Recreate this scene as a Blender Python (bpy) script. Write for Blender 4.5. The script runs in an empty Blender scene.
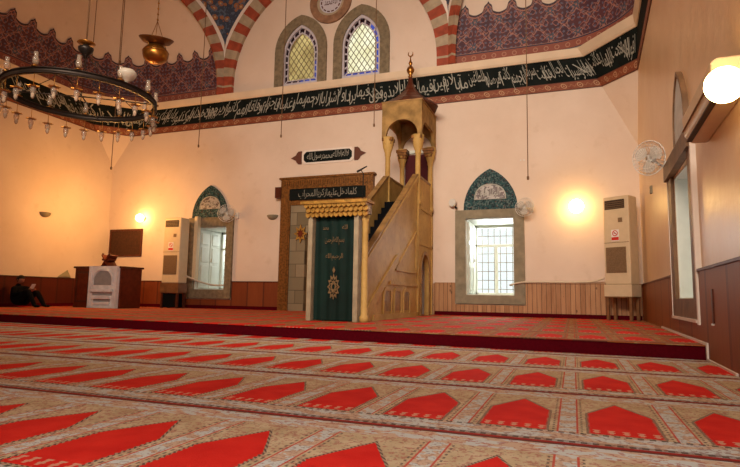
import bpy, bmesh, math, random
from mathutils import Vector, Matrix
random.seed(7)
PI = math.pi
C = bpy.context.scene.collection
sc = bpy.context.scene

# ------------------------------------------------------------------ hall dimensions (metres)
XL, XR, YB, YF = -16.115, 2.05, 12.02, -6.1
ZP = 0.183                       # raised platform
CX = -7.03                       # axis of the hall
Z_BAND0, Z_BAND1, Z_BAND2, Z_LEDGE = 6.57, 6.81, 7.49, 7.73
def xr(y): return XR - 0.0293 * (YB - y)          # the right wall runs slightly askew
def plat_y(x): return 3.45 - 0.08 * (x - 1.8)     # front edge of the platform

# ------------------------------------------------------------------ node helpers
class NT:
    def __init__(s, name):
        s.m = bpy.data.materials.new(name); s.m.use_nodes = True
        s.t = s.m.node_tree; s.t.nodes.clear()
        s.out = s.t.nodes.new('ShaderNodeOutputMaterial')
    def n(s, typ, **kw):
        nd = s.t.nodes.new(typ)
        for k, v in kw.items(): setattr(nd, k, v)
        return nd
    def link(s, a, b): s.t.links.new(a, b)
    def put(s, sock, v):
        if isinstance(v, bpy.types.NodeSocket): s.link(v, sock)
        elif v is not None: sock.default_value = v
    def math(s, op, a, b=None, c=None):
        nd = s.n('ShaderNodeMath', operation=op)
        s.put(nd.inputs[0], a)
        if b is not None: s.put(nd.inputs[1], b)
        if c is not None: s.put(nd.inputs[2], c)
        return nd.outputs[0]
    def add(s, a, b): return s.math('ADD', a, b)
    def sub(s, a, b): return s.math('SUBTRACT', a, b)
    def mul(s, a, b): return s.math('MULTIPLY', a, b)
    def lt(s, a, b): return s.math('LESS_THAN', a, b)
    def gt(s, a, b): return s.math('GREATER_THAN', a, b)
    def absf(s, a): return s.math('ABSOLUTE', a)
    def AND(s, a, b): return s.math('MULTIPLY', a, b)
    def OR(s, a, b): return s.math('MAXIMUM', a, b)
    def rng(s, v, a, b): return s.mul(s.gt(v, a), s.lt(v, b))
    def frac(s, a, p):       # position inside a cell of size p
        return s.math('FLOORED_MODULO', a, p)
    def mix(s, f, a, b):
        nd = s.n('ShaderNodeMix', data_type='RGBA')
        s.put(nd.inputs[0], f); s.put(nd.inputs[6], a if isinstance(a, bpy.types.NodeSocket) else (*a, 1)); s.put(nd.inputs[7], b if isinstance(b, bpy.types.NodeSocket) else (*b, 1))
        return nd.outputs[2]
    def pos(s):
        g = s.n('ShaderNodeNewGeometry'); sp = s.n('ShaderNodeSeparateXYZ'); s.link(g.outputs['Position'], sp.inputs[0])
        return sp.outputs[0], sp.outputs[1], sp.outputs[2], g.outputs['Position']
    def obj(s):
        g = s.n('ShaderNodeTexCoord'); sp = s.n('ShaderNodeSeparateXYZ'); s.link(g.outputs['Object'], sp.inputs[0])
        return sp.outputs[0], sp.outputs[1], sp.outputs[2], g.outputs['Object']
    def uv(s):
        g = s.n('ShaderNodeTexCoord'); sp = s.n('ShaderNodeSeparateXYZ'); s.link(g.outputs['UV'], sp.inputs[0])
        return sp.outputs[0], sp.outputs[1], g.outputs['UV']
    def noise(s, vec, scale, detail=3, rough=.5):
        nd = s.n('ShaderNodeTexNoise'); s.put(nd.inputs['Vector'], vec); nd.inputs['Scale'].default_value = scale
        nd.inputs['Detail'].default_value = detail; nd.inputs['Roughness'].default_value = rough
        return nd.outputs[0]
    def ramp(s, v, a, b):
        nd = s.n('ShaderNodeMapRange'); s.put(nd.inputs[0], v); nd.inputs[1].default_value = a; nd.inputs[2].default_value = b
        return nd.outputs[0]
    def comb(s, x, y, z=0.0):
        nd = s.n('ShaderNodeCombineXYZ'); s.put(nd.inputs[0], x); s.put(nd.inputs[1], y); s.put(nd.inputs[2], z); return nd.outputs[0]
    def bsdf(s, col, rough=.6, metal=0, bump=None, bs=.2, spec=None, emit=None, es=0, trans=0):
        b = s.n('ShaderNodeBsdfPrincipled')
        s.put(b.inputs['Base Color'], col if isinstance(col, bpy.types.NodeSocket) else (*col, 1))
        s.put(b.inputs['Roughness'], rough); b.inputs['Metallic'].default_value = metal
        b.inputs['Specular IOR Level'].default_value = .25 if spec is None else spec
        if emit is not None:
            b.inputs['Emission Color'].default_value = (*emit, 1); b.inputs['Emission Strength'].default_value = es
        if trans: b.inputs['Transmission Weight'].default_value = trans
        if bump is not None:
            bp = s.n('ShaderNodeBump'); bp.inputs['Strength'].default_value = bs; bp.inputs['Distance'].default_value = .02
            s.link(bump, bp.inputs['Height']); s.link(bp.outputs[0], b.inputs['Normal'])
        s.link(b.outputs[0], s.out.inputs[0])
        return s.m

def simple(name, col, rough=.6, metal=0, var=.12, scale=6, bs=.1, **kw):
    t = NT(name); p = t.obj()[3]; f = t.noise(p, scale, 4)
    c = t.mix(t.ramp(f, .3, .7), tuple(x * (1 - var) for x in col), tuple(min(1, x * (1 + var)) for x in col))
    return t.bsdf(c, rough, metal, bump=f, bs=bs, **kw)

M = {}
def mat_plaster():
    t = NT('plaster'); x, y, z, p = t.pos()
    f = t.noise(p, .55, 5, .6); g = t.noise(p, 3.2, 4)
    c = t.mix(t.ramp(f, .3, .7), (.61, .48, .38), (.69, .565, .465))
    c = t.mix(t.mul(t.ramp(g, .62, .8), .35), c, (.50, .37, .26))
    return t.bsdf(c, .75, bump=g, bs=.12)
M['plaster'] = mat_plaster()
def mat_plaster_gloss():
    t = NT('oil_painted_plaster'); x, y, z, p = t.pos()
    f = t.noise(p, 1.1, 5, .6); g = t.noise(p, 5, 5, .6)
    c = t.mix(t.ramp(f, .3, .7), (.68, .46, .26), (.75, .54, .33))
    c = t.mix(t.mul(t.ramp(g, .62, .8), .4), c, (.45, .30, .18))
    return t.bsdf(c, .34, bump=t.noise(p, 2.6, 4), bs=.8, spec=.4)
M['plaster_gloss'] = mat_plaster_gloss()
M['cream'] = simple('cream_paint', (.66, .53, .38), .6, var=.06, scale=2)
M['stone'] = simple('grey_brown_stone', (.185, .145, .09), .7, var=.3, scale=9, bs=.3)
M['stone_light'] = simple('window_surround_stone', (.225, .19, .125), .7, var=.2, scale=5, bs=.3)
M['white_wood'] = simple('white_painted_wood', (.58, .585, .51), .5, var=.05)
M['white_line'] = simple('white_line_paint', (.70, .62, .55), .6, var=.05)
M['lilac'] = simple('pale_lilac_frame', (.50, .47, .52), .5, var=.06)
M['iron'] = simple('dark_iron', (.035, .025, .02), .45, .6)
M['brass'] = simple('aged_brass', (.34, .15, .03), .32, .9, var=.3)
M['dark_metal'] = simple('blackened_metal', (.03, .025, .022), .4, .7)
M['black'] = simple('black_plastic', (.012, .012, .012), .4)
M['gold'] = simple('dull_gilding', (.36, .19, .035), .45, .3, var=.3, scale=14, bs=.3)
M['gold_brown'] = simple('gilded_brown_carving', (.17, .068, .014), .5, .3, var=.45, scale=16, bs=.6)
M['medallion_ring'] = simple('brown_stone_ring', (.24, .13, .075), .6, var=.3, scale=6)
def mat_limestone():
    t = NT('golden_limestone'); x, y, z, p = t.pos()
    f = t.noise(p, 1.3, 6, .65); g = t.noise(p, 9, 4)
    c = t.mix(t.ramp(f, .3, .7), (.36, .21, .055), (.57, .375, .125))
    c = t.mix(t.mul(t.ramp(g, .55, .75), .5), c, (.25, .14, .04))
    return t.bsdf(c, .6, spec=.2, bump=g, bs=.25)
M['limestone'] = mat_limestone()
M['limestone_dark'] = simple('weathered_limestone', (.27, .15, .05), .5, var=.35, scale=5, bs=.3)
M['marble_grey'] = simple('grey_white_marble', (.74, .75, .76), .3, var=.15, scale=4)
M['marble_pale'] = simple('pale_marble', (.52, .47, .38), .4, var=.2, scale=3)
M['limestone_mid'] = simple('shadowed_limestone', (.29, .175, .062), .7, var=.35, scale=4, spec=.1)  # darker copy of the limestone, canopy shade put into its colour
def mat_blocks():
    t = NT('marble_block_revetment'); x, y, z, p = t.pos()
    b = t.n('ShaderNodeTexBrick'); t.link(t.comb(x, z), b.inputs['Vector'])
    b.inputs['Color1'].default_value = (.15, .12, .07, 1); b.inputs['Color2'].default_value = (.29, .235, .15, 1); b.inputs['Mortar'].default_value = (.09, .07, .045, 1)
    b.inputs['Scale'].default_value = 1; b.inputs['Mortar Size'].default_value = .012; b.inputs['Brick Width'].default_value = .62; b.inputs['Row Height'].default_value = .42
    f = t.noise(p, 3, 5)
    c = t.mix(t.mul(t.ramp(f, .4, .75), .5), b.outputs[0], (.20, .15, .09))
    return t.bsdf(c, .4)
M['blocks'] = mat_blocks()
M['bandblack'] = simple('black_band_paint', (.007, .010, .009), .8, spec=.08, var=.4, scale=2)
M['letter'] = simple('silvery_letter_paint', (.30, .295, .25), .5, var=.2)
M['letter_dim'] = simple('dim_letter_paint', (.22, .21, .17), .5)
M['letter_gold'] = simple('gold_letter_paint', (.42, .30, .14), .5, var=.2)
def mat_border():
    t = NT('red_brown_border_with_rings'); u, v, w = t.uv()
    cu = t.sub(t.frac(u, .42), .21); cv = t.sub(v, .12)
    r = t.math('SQRT', t.add(t.mul(cu, cu), t.mul(cv, cv)))
    ring = t.rng(r, .05, .075); dot = t.lt(r, .02)
    w1 = t.math('SINE', t.mul(u, 45.0)); wave = t.mul(t.lt(t.absf(t.sub(cv, t.mul(w1, .03))), .012), t.gt(r, .09))
    c = t.mix(t.ramp(t.noise(w, 8), .3, .7), (.17, .042, .02), (.23, .07, .032))
    c = t.mix(t.mul(wave, .5), c, (.36, .19, .10)); c = t.mix(t.OR(ring, dot), c, (.38, .22, .12))
    edge = t.OR(t.lt(v, .02), t.gt(v, .22)); c = t.mix(t.mul(edge, .75), c, (.08, .03, .02))
    return t.bsdf(c, .6)
M['border'] = mat_border()
def mat_damask():
    t = NT('painted_arabesque'); u, v, w = t.uv()
    P = .75
    nz = t.noise(w, 4, 3); ny = t.noise(t.comb(v, u), 4, 3)
    uu = t.add(u, t.mul(t.sub(nz, .5), .16)); vv = t.add(v, t.mul(t.sub(ny, .5), .16))
    a = t.mul(uu, 2 * PI / P); b = t.mul(vv, 2 * PI / P * .95)
    s1 = t.add(t.math('COSINE', a), t.math('COSINE', b))
    line = t.rng(t.absf(s1), .10, .26)
    s2 = t.add(t.math('COSINE', t.mul(a, 3)), t.math('COSINE', t.add(t.mul(b, 3), 1.5)))
    line2 = t.lt(t.absf(t.add(s2, t.mul(s1, .6))), .30)
    s3 = t.add(t.math('SINE', t.mul(a, 5)), t.math('SINE', t.mul(b, 6)))
    spk = t.gt(s3, 1.0)
    cu = t.sub(t.frac(t.add(u, P / 2), P), P / 2); cv = t.sub(t.frac(v, P), P * .62)
    r = t.math('SQRT', t.add(t.mul(cu, cu), t.mul(cv, cv)))
    ang = t.math('ARCTAN2', cv, cu)
    pet = t.add(.085, t.mul(t.math('COSINE', t.mul(ang, 6)), .035))
    flower = t.lt(r, pet); heart = t.lt(r, .03)
    c = t.mix(t.ramp(t.noise(w, 2.2, 3), .35, .65), (.060, .028, .040), (.10, .035, .04))
    c = t.mix(t.mul(line2, .8), c, (.34, .14, .115))
    c = t.mix(t.mul(spk, .8), c, (.11, .115, .17))
    c = t.mix(t.mul(line, .6), c, (.36, .19, .15))
    c = t.mix(t.mul(flower, .8), c, (.05, .085, .115)); c = t.mix(heart, c, (.30, .13, .11))
    low = t.lt(v, .26)
    ringu = t.sub(t.frac(u, .3), .15); rr = t.math('SQRT', t.add(t.mul(ringu, ringu), t.math('POWER', t.sub(v, .13), 2.0)))
    lb = t.mix(t.rng(rr, .045, .07), (.24, .075, .05), (.36, .18, .12))
    c = t.mix(low, c, lb)
    c = t.mix(t.rng(v, .25, .285), c, (.03, .03, .06)); c = t.mix(t.rng(v, .285, .30), c, (.33, .17, .12))
    c = t.mix(t.lt(v, .025), c, (.05, .06, .08))
    return t.bsdf(c, .6)
M['damask'] = mat_damask()
M['damask_edge'] = simple('painted_edge_line', (.05, .03, .04), .6)
M['damask_pink'] = simple('painted_pink_line', (.33, .15, .11), .6)
def mat_floral():
    t = NT('painted_floral_spandrel'); x, y, z, p = t.pos()
    v = t.n('ShaderNodeTexVoronoi'); v.inputs['Scale'].default_value = 4; t.link(p, v.inputs['Vector'])
    c = t.mix(t.lt(v.outputs['Distance'], .42), (.045, .055, .085), (.30, .12, .05))
    c = t.mix(t.lt(v.outputs['Distance'], .17), c, (.45, .30, .16))
    c = t.mix(t.mul(t.gt(t.noise(p, 9), .56), .7), c, (.10, .14, .20))
    return t.bsdf(c, .6)
M['floral'] = mat_floral()
def mat_tile():
    t = NT('turquoise_glazed_tile'); x, y, z, p = t.pos()
    v = t.n('ShaderNodeTexVoronoi'); v.inputs['Scale'].default_value = 9; t.link(p, v.inputs['Vector'])
    f = t.noise(p, 16, 3)
    c = t.mix(t.ramp(f, .4, .6), (.004, .016, .022), (.016, .062, .066))
    c = t.mix(t.mul(t.gt(t.noise(p, 24, 3), .56), .7), c, (.12, .16, .15))
    c = t.mix(t.lt(v.outputs['Distance'], .16), c, (.10, .03, .025))
    return t.bsdf(c, .55, spec=.12)
M['tile'] = mat_tile()
def mat_tile_script():
    t = NT('lunette_script_tile'); x, y, z, p = t.pos()
    f = t.noise(p, 11, 4, .7)
    c = t.mix(t.gt(f, .5), (.10, .07, .065), (.36, .33, .30))
    return t.bsdf(c, .4)
M['tile_script'] = mat_tile_script()
M['red_stone'] = simple('red_voussoir', (.30, .06, .03), .65, var=.25, scale=4)
M['pale_stone'] = simple('pale_voussoir', (.36, .29, .20), .65, var=.2, scale=4)
def mat_boards(name, c1, c2, w, gap=(.05, .02, .01), axis=0, knots=True):
    t = NT(name); x, y, z, p = t.pos(); h = (x, y)[axis]
    fr = t.frac(h, w); cell = t.math('FLOOR', t.math('DIVIDE', h, w))
    wn = t.n('ShaderNodeTexWhiteNoise', noise_dimensions='1D'); t.link(cell, wn.inputs['W'])
    mp = t.n('ShaderNodeMapping'); mp.inputs['Scale'].default_value = (9, 9, 1.1); t.link(p, mp.inputs[0])
    g = t.noise(mp.outputs[0], 1.6, 5, .65)
    c = t.mix(t.add(t.mul(wn.outputs[0], .5), t.mul(t.ramp(g, .3, .7), .5)), c1, c2)
    if knots:
        v = t.n('ShaderNodeTexVoronoi'); v.inputs['Scale'].default_value = 3.0; t.link(t.comb(t.mul(h, 1.6), z, 0.0), v.inputs['Vector'])
        c = t.mix(t.mul(t.lt(v.outputs['Distance'], .12), .7), c, tuple(x * .35 for x in c1))
    c = t.mix(t.lt(fr, w * .09), c, gap)
    return t.bsdf(c, .5, bump=t.gt(fr, w * .09), bs=.3, spec=.25)
M['boards_pine'] = mat_boards('pine_boards', (.27, .12, .045), (.48, .27, .13), .125)
M['boards_red'] = mat_boards('reddish_panelling', (.16, .035, .010), (.23, .060, .018), .62, gap=(.10, .025, .01), knots=False)
M['boards_redY'] = mat_boards('reddish_panelling_left', (.065, .009, .004), (.095, .015, .006), .62, gap=(.05, .01, .005), axis=1, knots=False)
M['boards_brownY'] = mat_boards('brown_panelling_right', (.20, .052, .007), (.28, .080, .012), 1.1, gap=(.16, .042, .006), axis=1, knots=False)
M['wood_dark'] = simple('dark_varnished_wood', (.075, .018, .008), .35, var=.3)
M['wood_red'] = simple('red_brown_wood', (.12, .020, .006), .45, spec=.2, var=.25)
M['wood_brown'] = simple('brown_table_wood', (.17, .075, .03), .5, var=.25)
M['wood_frame'] = simple('brown_window_frame', (.16, .085, .04), .5, var=.3)
M['riser'] = simple('dark_red_carpet', (.070, .002, .006), 1.0, spec=.02, var=.15, scale=30)
M['green_cloth'] = simple('dark_green_velvet', (.0015, .014, .0105), .8, var=.3, scale=3)
M['embroid'] = simple('gold_embroidery', (.16, .10, .045), .5, var=.3, scale=30)
M['white_trim'] = simple('pale_fabric_trim', (.32, .26, .17), .7, var=.2)
M['red_cloth'] = simple('dark_red_cloth', (.06, .006, .008), .8)
M['plastic_beige'] = simple('beige_plastic', (.60, .47, .30), .4, var=.05, bs=0)
M['plastic_white'] = simple('white_plastic', (.62, .60, .55), .4, var=.04, bs=0)
M['grille'] = simple('dark_grille', (.05, .03, .018), .6)
M['grille2'] = simple('brown_grille', (.20, .12, .06), .6, var=.2, scale=30)
M['sign_red'] = simple('sign_red', (.55, .03, .02), .5, var=.02)
M['sign_white'] = simple('sign_white', (.75, .72, .68), .5, var=.02)
M['cord'] = simple('brown_cord', (.16, .085, .04), .7)
M['skin'] = simple('skin', (.34, .14, .08), .6, var=.05, scale=20)
M['hair'] = simple('dark_hair', (.01, .008, .006), .7)
M['clothes'] = simple('black_clothes', (.003, .003, .004), .95, spec=.1)
M['cloth_grey'] = simple('grey_green_cloth', (.26, .24, .16), .9)
M['pipe'] = simple('pale_insulated_pipe', (.55, .48, .36), .6)
def mat_glass(name, tint, gl=.12):
    t = NT(name); tr = t.n('ShaderNodeBsdfTransparent'); tr.inputs[0].default_value = (*tint, 1)
    g = t.n('ShaderNodeBsdfGlossy'); g.inputs['Roughness'].default_value = .08
    mx = t.n('ShaderNodeMixShader'); mx.inputs[0].default_value = gl
    t.link(tr.outputs[0], mx.inputs[1]); t.link(g.outputs[0], mx.inputs[2]); t.link(mx.outputs[0], t.out.inputs[0]); return t.m
M['glass'] = mat_glass('clear_glass', (.93, .95, .93), .06)
t_ = NT('translucent_fan_blade'); a_ = t_.n('ShaderNodeBsdfTransparent'); a_.inputs[0].default_value = (.95, .93, .9, 1); b_ = t_.n('ShaderNodeBsdfDiffuse'); b_.inputs[0].default_value = (.66, .63, .56, 1)
c_ = t_.n('ShaderNodeMixShader'); c_.inputs[0].default_value = .55; t_.link(a_.outputs[0], c_.inputs[1]); t_.link(b_.outputs[0], c_.inputs[2]); t_.link(c_.outputs[0], t_.out.inputs[0]); M['fan_grille'] = t_.m
def mat_stained(name, c1, c2):
    t = NT(name); x, y, z, p = t.pos()
    tr = t.n('ShaderNodeBsdfTransparent'); tl = t.n('ShaderNodeBsdfTranslucent')
    col = t.mix(t.ramp(t.noise(p, 1.0, 3), .35, .65), c1, c2)
    t.link(col, tr.inputs[0]); t.link(col, tl.inputs[0])
    mx = t.n('ShaderNodeMixShader'); mx.inputs[0].default_value = .12
    t.link(tr.outputs[0], mx.inputs[1]); t.link(tl.outputs[0], mx.inputs[2]); t.link(mx.outputs[0], t.out.inputs[0]); return t.m
M['pane_dim'] = mat_stained('dim_yellow_glass', (.52, .42, .24), (.80, .68, .42))
M['pane_bright'] = mat_stained('pale_yellow_glass', (.86, .80, .58), (1, .97, .84))
M['pane_blue'] = mat_stained('blue_glass', (.03, .04, .20), (.08, .10, .40))
M['pane_brown'] = mat_stained('amber_brown_glass', (.03, .015, .02), (.05, .02, .02))
M['milk_glass'] = simple('milky_glass', (.62, .56, .46), .15, var=.05, bs=0, trans=.35)
def mat_lampglass():
    t = NT('clear_lamp_glass'); tr = t.n('ShaderNodeBsdfTransparent'); tr.inputs[0].default_value = (.80, .68, .55, 1)
    b = t.n('ShaderNodeBsdfPrincipled'); b.inputs['Base Color'].default_value = (.62, .52, .42, 1); b.inputs['Roughness'].default_value = .08
    mx = t.n('ShaderNodeMixShader'); mx.inputs[0].default_value = .28; t.link(tr.outputs[0], mx.inputs[1]); t.link(b.outputs[0], mx.inputs[2]); t.link(mx.outputs[0], t.out.inputs[0]); return t.m
M['lamp_glass'] = mat_lampglass()
def mat_emit(name, col, st):
    t = NT(name); e = t.n('ShaderNodeEmission'); e.inputs[0].default_value = (*col, 1); e.inputs[1].default_value = st
    t.link(e.outputs[0], t.out.inputs[0]); return t.m
M['bulb_back'] = mat_emit('lit_globe', (1, .60, .20), 34)
M['bulb_near'] = mat_emit('lit_globe_near', (1, .64, .24), 30)

def carpet_mat(name, y0, base_cols=((.43, .32, .185), (.57, .46, .30)), pale=(.52, .54, .51), warm=(.52, .37, .26)):
    """one row: u across (period .55), v along the row from its seam (0) to the next (1.462)"""
    t = NT(name); x, y, z, p = t.pos()
    u = t.sub(t.frac(t.add(x, .275), .55), .275); au = t.absf(u)
    v = t.frac(t.sub(y, y0), 1.4622)
    wob = t.mul(t.sub(t.noise(p, 26, 2), .5), .012)
    au2 = t.add(au, wob)
    # red niche: |u|<.17, v from .255 up to the pointed head at 1.12
    head = t.sub(1.12, t.mul(au2, 2.05))
    zig = t.mul(t.gt(t.frac(y, .036), .018), .008)
    ins = t.AND(t.AND(t.lt(t.add(au2, zig), .172), t.gt(v, .262)), t.lt(v, head))
    outl = t.AND(t.AND(t.lt(au2, .184), t.gt(v, .250)), t.lt(v, t.add(head, .032)))
    base = t.mix(t.ramp(t.noise(p, 7, 4), .3, .7), *base_cols)
    vor = t.n('ShaderNodeTexVoronoi'); vor.inputs['Scale'].default_value = 34; t.link(p, vor.inputs['Vector'])
    sp = t.gt(t.noise(p, 42, 2, .6), .56)
    base = t.mix(t.mul(sp, .65), base, (.36, .12, .09))
    sp2 = t.lt(vor.outputs['Distance'], .2); base = t.mix(t.mul(sp2, .5), base, (.10, .085, .07))
    # stripes between niches
    stripe = t.gt(au, .232)
    sb = t.mix(t.gt(t.noise(p, 13, 2), .50), pale, warm)
    sb = t.mix(t.mul(t.gt(t.noise(p, 60, 1), .58), .5), sb, (.16, .06, .05))
    base = t.mix(stripe, base, sb)
    base = t.mix(t.mul(t.rng(au, .222, .232), .8), base, (.50, .03, .02))
    ck = t.gt(t.frac(y, .05), .025)
    base = t.mix(t.mul(t.mul(t.rng(au, .200, .211), ck), .75), base, (.07, .05, .045))
    # bands along the seam
    low = t.lt(v, .235)
    lb = t.mix(t.gt(t.noise(t.comb(t.mul(x, .55), t.mul(y, 1.3), 0.0), 9, 2), .5), pale, warm)
    lb = t.mix(t.mul(t.gt(t.noise(p, 48, 2), .56), .6), lb, (.22, .08, .06))
    base = t.mix(low, base, lb)
    ckx = t.gt(t.frac(x, .052), .024)
    base = t.mix(t.mul(t.mul(t.rng(v, .222, .246), ckx), .85), base, (.05, .04, .035))
    base = t.mix(t.mul(t.mul(t.rng(v, .030, .062), ckx), .85), base, (.05, .045, .04))
    base = t.mix(t.mul(t.rng(v, .022, .075), .45), base, (.12, .05, .035)); base = t.mix(t.lt(v, .026), base, (.30, .02, .015)); 
    top = t.gt(v, 1.25); tb = t.mix(t.gt(t.noise(t.comb(x, t.mul(y, 2.5), 0.0), 6, 2), .5), pale, warm)
    tb = t.mix(t.mul(t.gt(t.noise(p, 40, 2), .57), .6), tb, (.33, .07, .05))
    base = t.mix(top, base, tb); base = t.mix(t.gt(v, 1.430), base, (.13, .035, .025))
    base = t.mix(outl, base, t.mix(t.gt(t.frac(t.add(x, y), .03), .015), (.13, .08, .06), (.36, .26, .17)))
    red = t.mix(t.ramp(t.noise(p, 5, 3), .3, .7), (.56, .013, .010), (.68, .026, .016))
    # small pale columns at the foot of the niche
    col = t.AND(t.rng(v, .285, .36), t.AND(t.lt(t.absf(t.sub(t.frac(t.add(u, .03), .07), .035)), t.add(.010, t.mul(t.gt(t.frac(v, .04), .024), .008))), t.lt(au, .165)))
    red = t.mix(t.mul(col, .7), red, (.60, .40, .26))
    c = t.mix(ins, base, red)
    return t.bsdf(c, .88, bump=t.noise(p, 160, 2), bs=.25, spec=.1)
M['carpet'] = carpet_mat('prayer_row_carpet', -1.159)
M['carpet_top'] = carpet_mat('platform_prayer_carpet', 3.55, ((.29, .085, .022), (.40, .155, .048)), (.38, .22, .09), (.33, .10, .03))

# ------------------------------------------------------------------ mesh helpers
class MB:
    def __init__(s): s.v = []; s.f = []; s.mi = []; s.sm = []; s.uv = {}
    def vert(s, p): s.v.append(tuple(p)); return len(s.v) - 1
    def face(s, idx, m=0, sm=False): s.f.append(tuple(idx)); s.mi.append(m); s.sm.append(sm); return len(s.f) - 1
    def quad(s, a, b, c, d, m=0, uv=None, sm=False):
        i = [s.vert(p) for p in (a, b, c, d)]; k = s.face(i, m, sm)
        if uv: s.uv[k] = uv
    def box(s, x0, x1, y0, y1, z0, z1, m=0, T=None):
        P = [(x, y, z) for z in (z0, z1) for y in (y0, y1) for x in (x0, x1)]
        if T is not None: P = [T @ Vector(p) for p in P]
        i = [s.vert(p) for p in P]
        for q in ((0, 2, 3, 1), (4, 5, 7, 6), (0, 1, 5, 4), (2, 6, 7, 3), (0, 4, 6, 2), (1, 3, 7, 5)): s.face([i[k] for k in q], m)
        return s
    def prism(s, pts, fn, a, b, m=0, sm=False, side_m=None):
        """outline pts (2D) extruded between a and b; fn(u, v, w) -> 3D"""
        n = len(pts); A = [s.vert(fn(u, v, a)) for u, v in pts]; B = [s.vert(fn(u, v, b)) for u, v in pts]
        s.face(A, m); s.face(B[::-1], m)
        for i in range(n): s.face((A[i], B[i], B[(i + 1) % n], A[(i + 1) % n]), m if side_m is None else side_m, sm)
        return s
    def ring(s, outer, inner, fn, a, b, m=0, closed=True):
        n = len(outer); O = [[s.vert(fn(u, v, w)) for u, v in outer] for w in (a, b)]; I = [[s.vert(fn(u, v, w)) for u, v in inner] for w in (a, b)]
        for i in range(n if closed else n - 1):
            j = (i + 1) % n
            s.face((O[0][i], I[0][i], I[0][j], O[0][j]), m); s.face((O[1][i], O[1][j], I[1][j], I[1][i]), m)
            s.face((O[0][i], O[0][j], O[1][j], O[1][i]), m); s.face((I[0][i], I[1][i], I[1][j], I[0][j]), m)
        if not closed:
            for i in (0, n - 1): s.face((O[0][i], O[1][i], I[1][i], I[0][i]), m)
        return s
    def lathe(s, prof, c=(0, 0, 0), n=16, m=0, T=None, sm=True, sc=(1, 1)):
        rows = []
        for r, z in prof:
            row = []
            for k in range(n):
                a = 2 * PI * k / n; p = Vector((r * math.cos(a) * sc[0], r * math.sin(a) * sc[1], z))
                if T is not None: p = T @ p
                row.append(s.vert(p + Vector(c)))
            rows.append(row)
        for i in range(len(rows) - 1):
            for k in range(n): s.face((rows[i][k], rows[i][(k + 1) % n], rows[i + 1][(k + 1) % n], rows[i + 1][k]), m, sm)
        s.face(rows[0][::-1], m); s.face(rows[-1], m)
        return s
    def tube(s, pts, r, n=8, m=0, sm=True):
        pts = [Vector(p) for p in pts]; rows = []
        for i, p in enumerate(pts):
            d = (pts[min(i + 1, len(pts) - 1)] - pts[max(i - 1, 0)]).normalized()
            up = Vector((0, 0, 1)) if abs(d.z) < .9 else Vector((1, 0, 0))
            a = d.cross(up).normalized(); b = d.cross(a)
            rr = r[i] if isinstance(r, (list, tuple)) else r
            rows.append([s.vert(p + a * rr * math.cos(2 * PI * k / n) + b * rr * math.sin(2 * PI * k / n)) for k in range(n)])
        for i in range(len(rows) - 1):
            for k in range(n): s.face((rows[i][k], rows[i][(k + 1) % n], rows[i + 1][(k + 1) % n], rows[i + 1][k]), m, sm)
        s.face(rows[0][::-1], m); s.face(rows[-1], m)
        return s
    def build(s, name, mat, parent=None, origin=None, local=False):
        me = bpy.data.meshes.new(name); o = bpy.data.objects.new(name, me)
        V = [Vector(p) for p in s.v]
        L = Vector((0, 0, 0))
        if parent is None and not local:
            if origin is not None: L = Vector(origin)
            else:
                xs = [p.x for p in V]; ys = [p.y for p in V]; zs = [p.z for p in V]
                L = Vector(((min(xs) + max(xs)) / 2, (min(ys) + max(ys)) / 2, min(zs)))
            V = [p - L for p in V]
        elif parent is not None and not local:
            inv = world(parent).inverted(); V = [inv @ p for p in V]
        me.from_pydata([tuple(p) for p in V], [], s.f)
        for m in (mat if isinstance(mat, (list, tuple)) else [mat]): me.materials.append(m)
        me.polygons.foreach_set('material_index', s.mi); me.polygons.foreach_set('use_smooth', s.sm)
        if s.uv:
            ul = me.uv_layers.new(name='UVMap')
            for k, uvs in s.uv.items():
                for li, q in zip(me.polygons[k].loop_indices, uvs): ul.data[li].uv = q
        bm = bmesh.new(); bm.from_mesh(me)
        if not s.uv: bmesh.ops.remove_doubles(bm, verts=bm.verts, dist=1e-5)
        bmesh.ops.recalc_face_normals(bm, faces=bm.faces); bm.to_mesh(me); bm.free()
        C.objects.link(o); o.location = L
        if parent is not None: o.parent = parent
        return o
def world(o):
    m = Matrix.LocRotScale(o.location, o.rotation_euler, o.scale)
    return (world(o.parent) @ m) if o.parent else m
def thing(name, label, cat, loc=(0, 0, 0), rz=0, group=None):
    o = bpy.data.objects.new(name, None); C.objects.link(o); o.empty_display_size = .1
    o.location = loc; o.rotation_euler = (0, 0, rz); o['label'] = label; o['category'] = cat; o['kind'] = 'thing'
    if group: o['group'] = group
    return o
def tag(o, label, cat, group=None, kind='thing'):
    o['label'] = label; o['category'] = cat; o['kind'] = kind
    if group: o['group'] = group
    return o
def struct(o, label=None):
    o['kind'] = 'structure'
    if label: o['label'] = label; 
    return o
def copy_tree(o, parent=None, loc=None):
    c = o.copy(); C.objects.link(c); c.parent = parent
    if loc is not None: c.location = loc
    for ch in list(o.children): copy_tree(ch, c)
    return c
def bevel(o, w=.01, seg=2):
    md = o.modifiers.new('bevel', 'BEVEL'); md.width = w; md.segments = seg; md.limit_method = 'ANGLE'; return o
def carve(o, cutters):
    for c in cutters:
        md = o.modifiers.new('cut', 'BOOLEAN'); md.operation = 'DIFFERENCE'; md.object = c; md.solver = 'EXACT'
    dg = bpy.context.evaluated_depsgraph_get(); dg.update()
    me = bpy.data.meshes.new_from_object(o.evaluated_get(dg)); o.modifiers.clear()
    o.data = me
    for c in cutters: bpy.data.objects.remove(c, do_unlink=True)
    return o
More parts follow.
